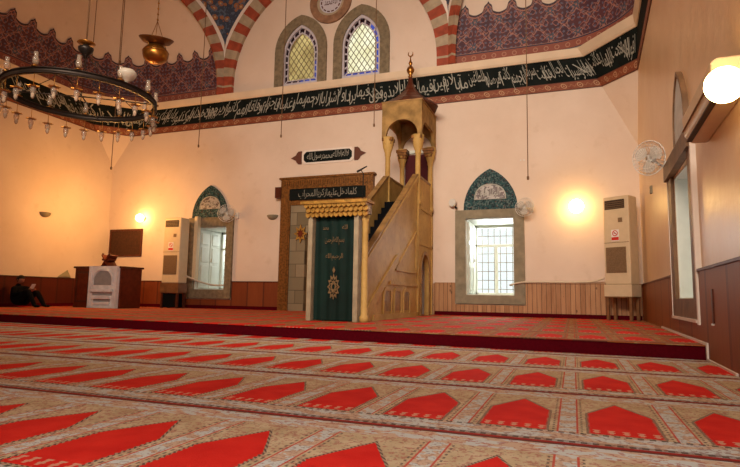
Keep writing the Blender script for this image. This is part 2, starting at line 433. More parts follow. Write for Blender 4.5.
def arch_pts(cx, hw, z0, zs, za, n=10, closed=True):
    """pointed arch outline: from bottom left up over the apex to bottom right"""
    r = za - zs; R = (hw * hw + r * r) / (2 * hw); pts = [(cx - hw, z0)]
    amax = math.asin(min(1, r / R))
    for i in range(n + 1):
        a = amax * i / n; pts.append((cx - hw + R - R * math.cos(a), zs + R * math.sin(a)))
    right = [(2 * cx - x, z) for x, z in reversed(pts[:-1])]
    return pts + right
XZ = lambda u, v, w: (u, w, v)

# ------------------------------------------------------------------ Arabic lettering
F = {'ا': (0xFE8D, 0), 'أ': (0xFE83, 0), 'إ': (0xFE87, 0), 'آ': (0xFE81, 0), 'ب': (0xFE8F, 1), 'ت': (0xFE95, 1), 'ث': (0xFE99, 1), 'ج': (0xFE9D, 1), 'ح': (0xFEA1, 1),
     'خ': (0xFEA5, 1), 'د': (0xFEA9, 0), 'ذ': (0xFEAB, 0), 'ر': (0xFEAD, 0), 'ز': (0xFEAF, 0), 'س': (0xFEB1, 1), 'ش': (0xFEB5, 1), 'ص': (0xFEB9, 1), 'ض': (0xFEBD, 1),
     'ط': (0xFEC1, 1), 'ظ': (0xFEC5, 1), 'ع': (0xFEC9, 1), 'غ': (0xFECD, 1), 'ف': (0xFED1, 1), 'ق': (0xFED5, 1), 'ك': (0xFED9, 1), 'ل': (0xFEDD, 1), 'م': (0xFEE1, 1),
     'ن': (0xFEE5, 1), 'ه': (0xFEE9, 1), 'و': (0xFEED, 0), 'ي': (0xFEF1, 1), 'ى': (0xFEEF, 0), 'ة': (0xFE93, 0), 'ئ': (0xFE89, 1), 'ء': (0xFE80, -1), 'ﻻ': (0xFEFB, 0)}
def shape_word(w):
    w = w.replace('لا', 'ﻻ'); out = []
    for i, ch in enumerate(w):
        code, j = F[ch]
        prev = i > 0 and F[w[i - 1]][1] == 1 and j != -1
        nxt = i + 1 < len(w) and j == 1 and F[w[i + 1]][1] != -1
        k = (3 if nxt else 1) if prev else (2 if nxt else 0)
        if j == -1: k = 0
        out.append(chr(code + k))
    return ''.join(reversed(out))
_fc = bpy.data.curves.new('lettering_source', 'FONT'); _fc.resolution_u = 2; _fo = bpy.data.objects.new('lettering_source', _fc); C.objects.link(_fo)
def word_mesh(w):
    _fc.body = shape_word(w); bpy.context.view_layer.update()
    me = _fo.to_mesh(); vs = [v.co.copy() for v in me.vertices]; fs = [tuple(p.vertices) for p in me.polygons]; _fo.to_mesh_clear()
    return vs, fs
def add_text(mb, words, place, height, gap=.12, xs=1.0, total=None, lift=(0,), squash=1.0):
    """words run right to left; place(s, h) -> 3D, s grows leftwards from the start"""
    data = [word_mesh(w) for w in words]; ws = [max((v.x for v in d[0]), default=.2) for d in data]
    k = height / .95
    if total is not None:
        raw = sum(ws) + gap * (len(ws) - 1); xs = total / (raw * k)
    s = 0
    for i, ((vs, fs), wd) in enumerate(zip(data, ws)):
        base = len(mb.v); dz = lift[i % len(lift)] * height
        for v in vs: mb.v.append(tuple(place(s + (wd - v.x) * k * xs, (v.y + .22) * k * squash + dz)))
        for f in fs: mb.f.append(tuple(base + q for q in f)); mb.mi.append(0); mb.sm.append(False)
        s += (wd + gap) * k * xs
    return s

# ================================================================== SETTING
floor = struct(MB().box(XL - .3, XR + .3, YF - .3, YB + .3, -.2, 0).build('floor', M['wood_dark']))
# corner pendentives and their chamfer width at a height
def cR(z): return max(0.0, .483 * (z - 4.84))
def cL(z): return max(0.0, .74 * (z - 5.4))
# --- lower back wall, two metres thick, with recessed windows and the mihrab niche
TW = 1.9
wb = MB().box(XL - .5, XR + .5, YB, YB + TW, -.2, Z_LEDGE).build('wall_back', M['plaster'], origin=(0, YB, 0))
W1 = (-12.09, -10.81, .83, 3.0); W2 = (-2.58, -1.22, .77, 2.99)
cut = []
for x0, x1, z0, z1 in (W1, W2):
    cut.append(MB().box(x0, x1, YB - .5, YB + TW + .5, z0, z1).build('cutter', M['plaster'], origin=(0, 0, 0)))
nic = [(-7.05 + .72 * math.cos(a), YB + .9 * math.sin(a)) for a in [PI * k / 16 for k in range(17)]]
nic = [(-7.05 + .72, YB - .5)] + nic + [(-7.05 - .72, YB - .5)]
cut.append(MB().prism(nic, lambda u, v, w: (u, v, w), ZP, 3.0).build('cutter', M['plaster'], origin=(0, 0, 0)))
struct(carve(wb, cut), 'cream plastered back wall')
# --- right wall (askew), with its window
pl = [(xr(YF - .3), YF - .3), (xr(YB), YB), (XR + .9, YB), (XR + .9, YF - .3)]
wr = MB().prism(pl, lambda u, v, w: (u, v, w), -.2, 12.7).build('wall_right', M['plaster_gloss'], origin=(0, 0, 0))
cu = MB().box(.9, 4.4, 4.15, 5.75, .72, 2.62).build('cutter', M['plaster'], origin=(0, 0, 0))
struct(carve(wr, [cu]), 'glossy cream right wall')
struct(MB().box(XL - .5, XL, YF - .3, YB, -.2, 12.7).build('wall_left', M['plaster'], origin=(XL, 0, 0)), 'cream left wall')
struct(MB().box(XL - .5, XR + .5, YF - .6, YF, -.2, 12.7).build('wall_front', M['plaster'], origin=(0, YF, 0)))
struct(MB().box(XL - .6, XR + 1.0, YF - .7, YB + TW, 12.7, 12.9).build('ceiling', M['plaster'], origin=(0, 0, 12.7)))
# --- pendentives
for nm, sx, cf in (('trim_1', 1, cR), ('trim_2', -1, cL)):
    zc = 4.84 if sx > 0 else 5.4
    cx = XR if sx > 0 else XL; c = cf(Z_LEDGE)
    cy = YB
    P = [Vector((cx, cy, zc)), Vector((cx, cy, Z_LEDGE)), Vector((cx - sx * c, cy, Z_LEDGE)), Vector((cx, cy - c * (1.15 if sx > 0 else 1.0), Z_LEDGE))]
    mb = MB(); i = [mb.vert(p) for p in P]
    for f in ((0, 2, 3), (1, 2, 3), (0, 1, 2), (0, 1, 3)): mb.face([i[k] for k in f])
    struct(mb.build(nm, M['plaster']))
# --- path round the walls used by band, border and ledge; s runs leftwards
def corners(z, e):
    a, b = cR(z), cL(z)
    return [Vector((xr(3.0) - e, 3.0)), Vector((XR - e - .0293 * a, YB - a * 1.15 - e * .42)), Vector((XR - a - e * .42, YB - e)),
            Vector((XL + b + e * .42, YB - e)), Vector((XL + e, YB - b - e * .42)), Vector((XL + e, YF))]
REF = corners(7.15, .03); SEG = [(REF[i + 1] - REF[i]).length for i in range(5)]
CUM = [0]
for L_ in SEG: CUM.append(CUM[-1] + L_)
def path(s, z, e):
    cs = corners(z, e)
    for i in range(5):
        if s <= CUM[i + 1] or i == 4:
            t = (s - CUM[i]) / SEG[i]; p = cs[i].lerp(cs[i + 1], t); return Vector((p.x, p.y, z))
def strip(mb, prof, m=0, uv=False, s0=0, s1=None):
    """prof: list of (z, e)"""
    knots = [s for s in CUM if s0 < s < (s1 or CUM[-1])]; knots = [s0] + knots + [s1 or CUM[-1]]
    for a, b in zip(knots, knots[1:]):
        for (za, ea), (zb, eb) in zip(prof, prof[1:]):
            q = (path(a + 1e-4, za, ea), path(b - 1e-4, za, ea), path(b - 1e-4, zb, eb), path(a + 1e-4, zb, eb))
            mb.quad(*q, m=m, uv=((a, za - prof[0][0]), (b, za - prof[0][0]), (b, zb - prof[0][0]), (a, zb - prof[0][0])) if uv else None)
mb = MB(); strip(mb, [(Z_BAND2, .0), (Z_BAND2, .06), (Z_BAND2 + .06, .10), (Z_BAND2 + .18, .13), (Z_LEDGE, .14), (Z_LEDGE, -.2)])
struct(mb.build('trim_3', M['cream'], origin=(0, 0, Z_BAND2)), 'cream moulded cornice above the calligraphy band')

fz = thing('calligraphy_frieze', 'long black frieze of silvery Arabic script running round the walls under the cream cornice', 'frieze', (-7, YB - .03, Z_BAND0))
mb = MB(); strip(mb, [(Z_BAND1, .0), (Z_BAND1, .03), (Z_BAND2, .03)]); mb.build('script_band', M['bandblack'], fz)
mb = MB(); strip(mb, [(Z_BAND0, .03), (Z_BAND1, .03)], uv=True); strip(mb, [(Z_BAND0, 0), (Z_BAND0, .03)], uv=True); mb.build('ringed_border', M['border'], fz)
VERSE = ('افواجا وفتحت السماء فكانت ابوابا وسيرت الجبال فكانت سرابا ان جهنم كانت مرصادا للطاغين مآبا لابثين فيها احقابا '
         'لا يذوقون فيها بردا ولا شرابا الا حميما وغساقا جزاء وفاقا انهم كانوا لا يرجون حسابا وكذبوا بآياتنا كذابا وكل شيء احصيناه كتابا '
         'فذوقوا فلن نزيدكم الا عذابا ان للمتقين مفازا حدائق واعنابا وكواعب اترابا وكأسا دهاقا لا يسمعون فيها لغوا ولا كذابا').split()
mb = MB(); sA = CUM[1] + .05
add_text(mb, VERSE[:14], lambda s, h: path(sA + s, Z_BAND1 + .02 + h, .042), .46, gap=-.02, total=5.0, lift=(0, .28, .05, .34, .12), squash=1.15)
add_text(mb, VERSE[14:46], lambda s, h: path(sA + 5.05 + s, Z_BAND1 + .02 + h, .042), .46, gap=-.02, total=17.0, lift=(0, .28, .05, .34, .12), squash=1.15)
# tall upright strokes crowning the script, as in the thuluth hand
k = 0; s = sA + .2
while s < CUM[4] + 2.5:
    w = random.choice((.02, .024)); h = random.uniform(.30, .46); z0 = Z_BAND1 + .10
    mb.quad(path(s, z0, .043), path(s + w, z0, .043), path(s + w * 1.6, z0 + h, .043), path(s + w * .3, z0 + h, .043))
    if random.random() < .16:
        a, b = s, s + .26
        mb.quad(path(a, z0 + .10, .044), path(a + .03, z0 + .08, .044), path(b + .03, z0 + .38, .044), path(b, z0 + .40, .044))
    s += random.choice((.07, .09, .3, .42, .6, .8))
mb.build('script_lettering', M['letter'], fz)

# --- panelling, plinth boards
mb = MB().box(XL + .05, -8.62, YB - .05, YB, ZP, 1.09); o = carve(mb.build('trim_4', M['boards_red'], origin=(-12, YB, ZP)), [MB().box(-12.40, -10.53, 11, 13, .5, 3.4).build('cutter', M['plaster'], origin=(0, 0, 0))]); struct(o, 'reddish wall panelling left of the mihrab')
mb = MB().box(-3.55, XR - .02, YB - .05, YB, ZP, 1.10); o = carve(mb.build('trim_5', M['boards_pine'], origin=(-1, YB, ZP)), [MB().box(-2.90, -.92, 11, 13, .5, 3.4).build('cutter', M['plaster'], origin=(0, 0, 0))]); struct(o, 'pine board panelling right of the minbar')
struct(MB().box(XL, XL + .05, YF, YB, 0, 1.12).build('trim_6', M['boards_redY'], origin=(XL, 3, 0)), 'dark red panelling of the left wall')
def rwall(mb, y0, y1, z0, z1, a, b, m=0):
    """slab on the right wall, standing out from a to b"""
    P = [(xr(y) - w, y, z) for z in (z0, z1) for y in (y0, y1) for w in (b, a)]
    i = [mb.vert(p) for p in P]
    for q in ((0, 2, 3, 1), (4, 5, 7, 6), (0, 1, 5, 4), (2, 6, 7, 3), (0, 4, 6, 2), (1, 3, 7, 5)): mb.face([i[k] for k in q], m)
    return mb
mb = MB(); rwall(mb, 6.15, YB - .06, 0, 1.08, 0, .04); rwall(mb, YF, 3.80, 0, 1.05, 0, .04); rwall(mb, 3.80, 6.15, 0, .46, 0, .04)
struct(mb.build('trim_7', M['boards_brownY'], origin=(XR, 5, 0)), 'brown panelling of the right wall')
mb = MB(); rwall(mb, 6.15, YB - .06, 1.08, 1.11, 0, .06); rwall(mb, YF, 3.80, 1.05, 1.08, 0, .06); struct(mb.build('trim_8', M['wood_red'], origin=(XR, 5, 1)))
mb = MB(); mb.box(XL + .05, -12.40, YB - .07, YB, 1.09, 1.12); mb.box(-10.53, -8.66, YB - .07, YB, 1.09, 1.12); mb.box(XL, XL + .07, YF, YB - .07, 1.12, 1.15); struct(mb.build('trim_9', M['wood_dark'], origin=(-12, YB, 1)))
mb = MB(); mb.box(-3.5, -2.90, YB - .07, YB, 1.10, 1.125); mb.box(-.92, XR - .06, YB - .07, YB, 1.10, 1.125); struct(mb.build('trim_10', M['boards_pine'], origin=(0, YB, 1)))
mb = MB(); mb.box(XL + .05, -8.66, YB - .08, YB - .05, ZP, ZP + .11); mb.box(-3.5, XR - .06, YB - .08, YB - .05, ZP, ZP + .11)
struct(mb.build('baseboard_back', M['riser'], origin=(-7, YB, ZP)))
struct(MB().box(XL + .05, XL + .08, YF, YB - .08, ZP - .1, ZP + .1).build('baseboard_left', M['riser'], origin=(XL, 3, ZP)))
# --- raised platform
xa, xb = XL + .05, xr(3.5) - .04
top = [(xa, plat_y(xa)), (xb, plat_y(xb)), (xr(YB) - .04, YB - .05), (xa, YB - .05)]
plat = MB().prism(top, lambda u, v, w: (u, v, w), 0, ZP - .012).build('trim_11', M['riser'], origin=(-7, 8, 0)); struct(plat, 'dark red carpeted step of the raised platform')
mb = MB(); fr_ = [(xa, plat_y(xa) - .02), (xb, plat_y(xb) - .02)] + top[2:]
pc = mb.prism(fr_, lambda u, v, w: (u, v, w), ZP - .012, ZP).build('platform_carpet', M['carpet_top'])
tag(pc, 'patterned red prayer carpet covering the raised platform before the mihrab', 'carpet')
# --- rows of prayer carpet on the lower floor
ROWL = ['red arched prayer carpet row closest to the viewer', 'prayer carpet row second from the viewer with full red arches',
        'prayer carpet row third from the viewer', 'prayer carpet row fourth from the viewer, just short of the platform strip',
        'narrow carpet strip along the foot of the platform step']
ys = [-4.083, -2.621, -1.159, .303, 1.766, 3.228]
ROWS = [(-2.621, -1.159, 0), (-1.159, .303, 1), (.303, 1.766, 2), (1.766, 3.228, 3)]
for y0, y1, k in ROWS + [(-5.545, -4.083, 5), (-4.083, -2.621, 6)]:
    pts = [(XL + .06, y0 + .003), (xr(y0) - .05, y0 + .003), (xr(y1) - .05, y1 - .003), (XL + .06, y1 - .003)]
    o = MB().prism(pts, lambda u, v, w: (u, v, w), 0, .014).build('prayer_carpet', M['carpet'])
    tag(o, ROWL[k] if k < 5 else ['carpet row behind the viewer', 'carpet row on which the viewer sits, mostly below the picture'][k - 5], 'carpet', 'rows of prayer carpet')
pts = [(XL + .06, 3.231), (xr(3.3) - .05, 3.231), (xr(3.4) - .05, plat_y(1.8) - .03), (XL + .06, plat_y(XL) - .03)]
tag(MB().prism(pts, lambda u, v, w: (u, v, w), 0, .014).build('prayer_carpet', M['carpet']), ROWL[4], 'carpet', 'rows of prayer carpet')
mb = MB(); rwall(mb, 2.0, 3.42, .0, .035, .04, .06); rwall(mb, 3.42, 7.8, ZP, ZP + .03, .04, .06); rwall(mb, 3.36, 3.42, 0, ZP + .03, .04, .06)
struct(mb.build('trim_12', M['white_line'], origin=(XR, 4, 0)))

# ================================================================== UPPER ZONE: octagon of arches
ZS, DA = 8.04, .14
XAL, XAR = -11.20, -3.09          # springings of the central arch
HC = (XAR - XAL) / 2; MCX = (XAR + XAL) / 2; CCR, CCL = XR - XAR, XAL - XL; CLY = 5.75
def arch_bay(cx, cy, dirx, diry, name, HW, pw=.355):
    RA = HW - pw
    d = Vector((dirx, diry)).normalized(); nrm = Vector((d.y, -d.x))
    if nrm.dot(Vector((CX, 2.9)) - Vector((cx, cy))) < 0: nrm = -nrm
    def P(u, z, w): q = Vector((cx, cy)) + d * u + nrm * w; return (q.x, q.y, z)
    mb = MB(); RO = RA + pw + .18; RW_ = RA + pw + .31
    def lim(x): return max(-HW, min(HW, x))
    # straight part of the piers
    zz = Z_LEDGE; k = 0
    while zz < ZS - 1e-6:
        z1 = min(ZS, zz + .24)
        for sgn in (-1, 1):
            a, b = sorted((sgn * RA, sgn * HW)); A = [P(u, z, w) for z in (zz, z1) for w in (0, -DA) for u in (a, b)]
            i = [mb.vert(p) for p in A]
            for q in ((0, 2, 3, 1), (4, 5, 7, 6), (0, 1, 5, 4), (2, 6, 7, 3), (0, 4, 6, 2), (1, 3, 7, 5)): mb.face([i[j] for j in q], k % 2)
        zz = z1; k += 1
    nv = 38
    for j in range(nv):
        a0, a1 = PI * j / nv, PI * (j + 1) / nv
        pin = [(RA * math.cos(a), ZS + RA * math.sin(a)) for a in (a0, a1)]; po = [(lim(RO * math.cos(a)), ZS + RO * math.sin(a)) for a in (a0, a1)]
        mi = (j if j < nv / 2 else nv - 1 - j) % 2
        mb.quad(P(*pin[0], 0), P(*pin[1], 0), P(*po[1], 0), P(*po[0], 0), m=mi)
        mb.quad(P(*pin[0], 0), P(*pin[1], 0), P(*pin[1], -DA), P(*pin[0], -DA), m=mi)
    o = mb.build(name, [M['red_stone'], M['pale_stone']], origin=(cx, cy, Z_LEDGE)); struct(o, 'arch of red and pale voussoirs')
    mb = MB()
    for j in range(nv):
        a0, a1 = PI * j / nv, PI * (j + 1) / nv
        p0 = [(lim(RO * math.cos(a)), ZS + RO * math.sin(a)) for a in (a0, a1)]; p1 = [(lim(RW_ * math.cos(a)), ZS + RW_ * math.sin(a)) for a in (a0, a1)]
        mb.quad(P(*p0[0], 0), P(*p0[1], 0), P(*p1[1], 0), P(*p1[0], 0), m=0)
        pt = [(lim(RW_ * math.cos(a) * (1.0)), max(12.7, ZS + RW_ * math.sin(a))) for a in (a0, a1)]
        if abs(p1[0][0] - p1[1][0]) > 1e-5 or True: mb.quad(P(*p1[0], 0), P(*p1[1], 0), P(*pt[1], 0), P(*pt[0], 0), m=1)
    mb.build('spandrel', [M['white_line'], M['floral']], o)
    return P
c45 = 5.145
MID = YB - 9.08
arch_bay(MCX, YB - .12, 1, 0, 'trim_13', HC)
arch_bay((XAR + XR) / 2, YB - .12 - CCR / 2, 1, -1, 'trim_14', CCR * .7071, .20)
arch_bay((XAL + XL) / 2, YB - .12 - CLY / 2, CCL, CLY, 'trim_15', math.hypot(CCL, CLY) / 2, .20)
arch_bay(XL + .12, YB - .12 - CLY - HC, 0, 1, 'trim_16', HC)
# upper back wall behind the central arch, with its two lattice windows
ub = MB().box(XL - .5, XR + .5, YB + .02, YB + .42, Z_LEDGE, 12.7).build('wall_back_upper', M['plaster'], origin=(0, YB, Z_LEDGE)); ub.name = 'wall_back_upper'
UW = [(-8.20, 'left'), (-5.99, 'right')]
cut = []
for cx, _ in UW: cut.append(MB().prism(arch_pts(cx, .66, 7.86, 8.85, 9.86), XZ, YB - .5, YB + 1.2).build('cutter', M['plaster'], origin=(0, 0, 0)))
struct(carve(ub, cut), 'cream wall behind the central arch')
# squinch niches: rounded wall below, half-dome above
def niche_plan(side, t):
    """t 0..1 from the back-wall springing round the corner to the side-wall springing"""
    c45 = CCR if side > 0 else CCL; r = 2.2; L1 = c45 - r; La = PI / 2 * r; L2 = (CCR if side > 0 else CLY) - r; tot = L1 + L2 + La; s = t * tot
    if s < L1: x, y = s, 0
    elif s < L1 + La:
        a = (s - L1) / r; x, y = L1 + r * math.sin(a), -r + r * math.cos(a)
    else: x, y = c45, -r - (s - L1 - La)
    if side > 0: return Vector((XAR + x, YB + y)), tot
    return Vector((XAL - x, YB + y)), tot
def niche_pt(side, t, z, off=0):
    p, tot = niche_plan(side, t)
    m = Vector((((XAR + XR) if side > 0 else (XAL + XL)) / 2, YB - (CCR if side > 0 else CLY) / 2))
    k = 1.0 if z <= ZS else math.sqrt(max(0, 1 - ((z - ZS) / 3.9) ** 2))
    v = p - m; L = v.length
    q = m + v * (k * (1 - off / L)); return Vector((q.x, q.y, z))
for side, nm in ((1, 'wall_squinch_right'), (-1, 'wall_squinch_left')):
    mb = MB(); N, K = 48, 28; zs = [Z_LEDGE - .02 + (12.28 - Z_LEDGE) * (k / K) for k in range(K + 1)]
    g = [[mb.vert(niche_pt(side, i / N, z)) for i in range(N + 1)] for z in zs]
    for k in range(K):
        for i in range(N): mb.face((g[k][i], g[k][i + 1], g[k + 1][i + 1], g[k + 1][i]), 0, True)
    struct(mb.build(nm, M['plaster'], origin=(XR if side > 0 else XL, YB, Z_LEDGE)), 'cream corner half dome')
    # painted crenellated frieze
    _, tot = niche_plan(side, 0); z0 = Z_LEDGE + .02
    def topz(s):
        q = (s % .75) / .75; d = abs(q - .5) * .75
        if d < .035: return .36 - d * 1.5
        if d < .12: return .30 - (d - .035) * .6 - (.10 if d > .10 else 0) * 0
        if d < .16: return .245 - (d - .12) * 4.2
        return .085 - .085 * math.sin((d - .16) / .215 * PI / 2) * .8
    th = thing('painted_frieze', ('crenellated arabesque frieze painted in the corner above the right end of the cornice' if side > 0 else 'crenellated arabesque frieze painted in the left corner behind the chandelier'), 'frieze', (XR - 1 if side > 0 else XL + 1, YB - 1, z0), group='painted corner friezes')
    fb, eb, pb = MB(), MB(), MB(); n = int(tot / .025); HB = 1.38
    H = [HB + topz(tot * i / n) for i in range(n + 1)]
    for i in range(n):
        t0, t1 = i / n, (i + 1) / n; s0, s1 = tot * t0, tot * t1
        zz = [0, .65, .95, 1.15]
        for a, b in zip(zz, zz[1:]):
            fb.quad(niche_pt(side, t0, z0 + a, .025), niche_pt(side, t1, z0 + a, .025), niche_pt(side, t1, z0 + b, .025), niche_pt(side, t0, z0 + b, .025), uv=((s0, a), (s1, a), (s1, b), (s0, b)))
        a = 1.15
        fb.quad(niche_pt(side, t0, z0 + a, .025), niche_pt(side, t1, z0 + a, .025), niche_pt(side, t1, z0 + H[i + 1], .025), niche_pt(side, t0, z0 + H[i], .025), uv=((s0, a), (s1, a), (s1, H[i + 1]), (s0, H[i])))
        for B_, lo, hi, of in ((eb, -.03, .02, .032), (pb, -.075, -.045, .034)):
            B_.quad(niche_pt(side, t0, z0 + H[i] + lo, of), niche_pt(side, t1, z0 + H[i + 1] + lo, of), niche_pt(side, t1, z0 + H[i + 1] + hi, of), niche_pt(side, t0, z0 + H[i] + hi, of))
    fb.build('arabesque_field', M['damask'], th); eb.build('dark_outline', M['damask_edge'], th); pb.build('pink_outline', M['damask_pink'], th)

# ------------------------------------------------------------------ lattice windows above the cornice
def lattice_window(cx, idx, pane):
    yf = YB + .02; DZ = -.09
    root = bpy.data.objects.new('window_%d' % idx, None); C.objects.link(root); root.location = (cx, yf, Z_LEDGE + .1); struct(root, 'pointed lattice window above the cornice, ' + ('left of the pair, dimmer' if idx == 3 else 'right of the pair, brighter with blue edges'))
    fo, fi = arch_pts(cx, .98, Z_LEDGE - .02, 9.0, 10.24), arch_pts(cx, .66, Z_LEDGE - .02, 8.9, 9.90)
    MB().ring(fo, fi, XZ, yf - .07, yf + .02, closed=False).build('stone_surround', M['stone'], root)
    MB().ring(arch_pts(cx, .68, 7.76, 8.88, 9.92), arch_pts(cx, .60, 7.86, 8.86, 9.80), XZ, yf - .02, yf + .10).build('window_frame', M['lilac'], root)
    # strip of small coloured panes round the edge
    a, b = arch_pts(cx, .60, 7.86, 8.86, 9.80, 12), arch_pts(cx, .515, 7.945, 8.84, 9.66, 12)
    def dense(p, m=5):
        out = []
        for q, r in zip(p, p[1:] + p[:1]):
            L = math.hypot(r[0] - q[0], r[1] - q[1]); k = max(1, int(L / .05))
            for i in range(k): out.append((q[0] + (r[0] - q[0]) * i / k, q[1] + (r[1] - q[1]) * i / k))
        return out
    def resamp(p, n):
        P = p + p[:1]; Ls = [math.hypot(P[i + 1][0] - P[i][0], P[i + 1][1] - P[i][1]) for i in range(len(p))]; T = sum(Ls); out = []
        for k in range(n):
            s = T * k / n; i = 0
            while s > Ls[i]: s -= Ls[i]; i += 1
            f = s / Ls[i]; out.append((P[i][0] + (P[i + 1][0] - P[i][0]) * f, P[i][1] + (P[i + 1][1] - P[i][1]) * f))
        return out
    n = 88; A, B = resamp(a, n), resamp(b, n)
    blue, br, lead = MB(), MB(), MB()
    for i in range(n):
        j = (i + 1) % n; T = lead if i % 4 == 0 else (blue if ((A[i][0] > cx + .3 or A[i][1] < 7.96) and idx == 4) or (idx == 3 and A[i][1] < 8.6 and A[i][0] > cx) else br)
        T.quad(*[(x, yf + .05, z) for x, z in (A[i], A[j], B[j], B[i])])
    blue.build('blue_edge_panes', M['pane_blue'], root); br.build('dark_edge_panes', M['pane_brown'], root); 
    lead.ring(arch_pts(cx, .515, 7.945, 8.84, 9.66), arch_pts(cx, .485, 7.975, 8.83, 9.61), XZ, yf + .03, yf + .07)
    lead.build('leading', M['lilac'], root)
    inner = arch_pts(cx, .49, 7.97, 8.83, 9.62)
    MB().prism(inner, XZ, yf + .055, yf + .06).build('glass_pane', pane, root)
    # diamond lattice clipped to the arch
    bm = bmesh.new(); W_, H_ = .195, .28
    lat = MB()
    def inside(x, z):
        if abs(x - cx) > .485 or z < 7.975: return False
        if z <= 8.83: return True
        hw, r = .485, .78; R = (hw * hw + r * r) / (2 * hw); return abs(x - cx) <= hw - R + math.sqrt(max(0, R * R - (z - 8.83) ** 2))
    for sg in (-1, 1):
        for k in range(-14, 15):
            run = []
            for q in range(0, 161):
                z = 7.95 + q * .0108; x = cx + sg * ((z - 7.95) * W_ / H_) + k * W_
                if inside(x, z): run.append((x, z))
            if len(run) > 2:
                (x0, z0), (x1, z1) = run[0], run[-1]; lat.tube([(x0, yf + .045, z0), (x1, yf + .045, z1)], .0125, 4, sm=False)
    lat.build('diamond_lattice', M['stone'], root)
lattice_window(-8.20, 3, M['pane_dim']); lattice_window(-5.99, 4, M['pane_bright'])
# round medallion between them
md = thing('wall_medallion', 'round painted medallion with a dark ring of script between the two lattice windows', 'medallion', (-7.12, YB, 9.8))
def circ(cx, cz, r, n=40): return [(cx + r * math.cos(2 * PI * k / n), cz + r * math.sin(2 * PI * k / n)) for k in range(n)]
MB().ring(circ(-7.12, 10.54, .76), circ(-7.12, 10.54, .50), XZ, YB - .06, YB + .02).build('outer_moulding', M['medallion_ring'], md)
MB().ring(circ(-7.12, 10.54, .50), circ(-7.12, 10.54, .41), XZ, YB - .03, YB + .02).build('pale_ring', M['pale_stone'], md)
mb = MB().prism(circ(-7.12, 10.54, .41), XZ, YB - .01, YB + .02); mb.build('pale_disc', M['lilac'], md)
mb = MB()
for k in range(14):
    a = 2 * PI * k / 14; mb.box(-.05, .05, YB - .02, YB - .01, -.02, .02, T=Matrix.Translation((-7.12 + .34 * math.cos(a), 0, 10.54 + .34 * math.sin(a))) @ Matrix.Rotation(-(a + PI / 2), 4, 'Y'))
add_text(mb, ['الله', 'محمد'], lambda s, h: (-6.88 - s, YB - .015, 10.36 + h), .36, total=.48)
mb.build('dark_script', M['wood_dark'], md)

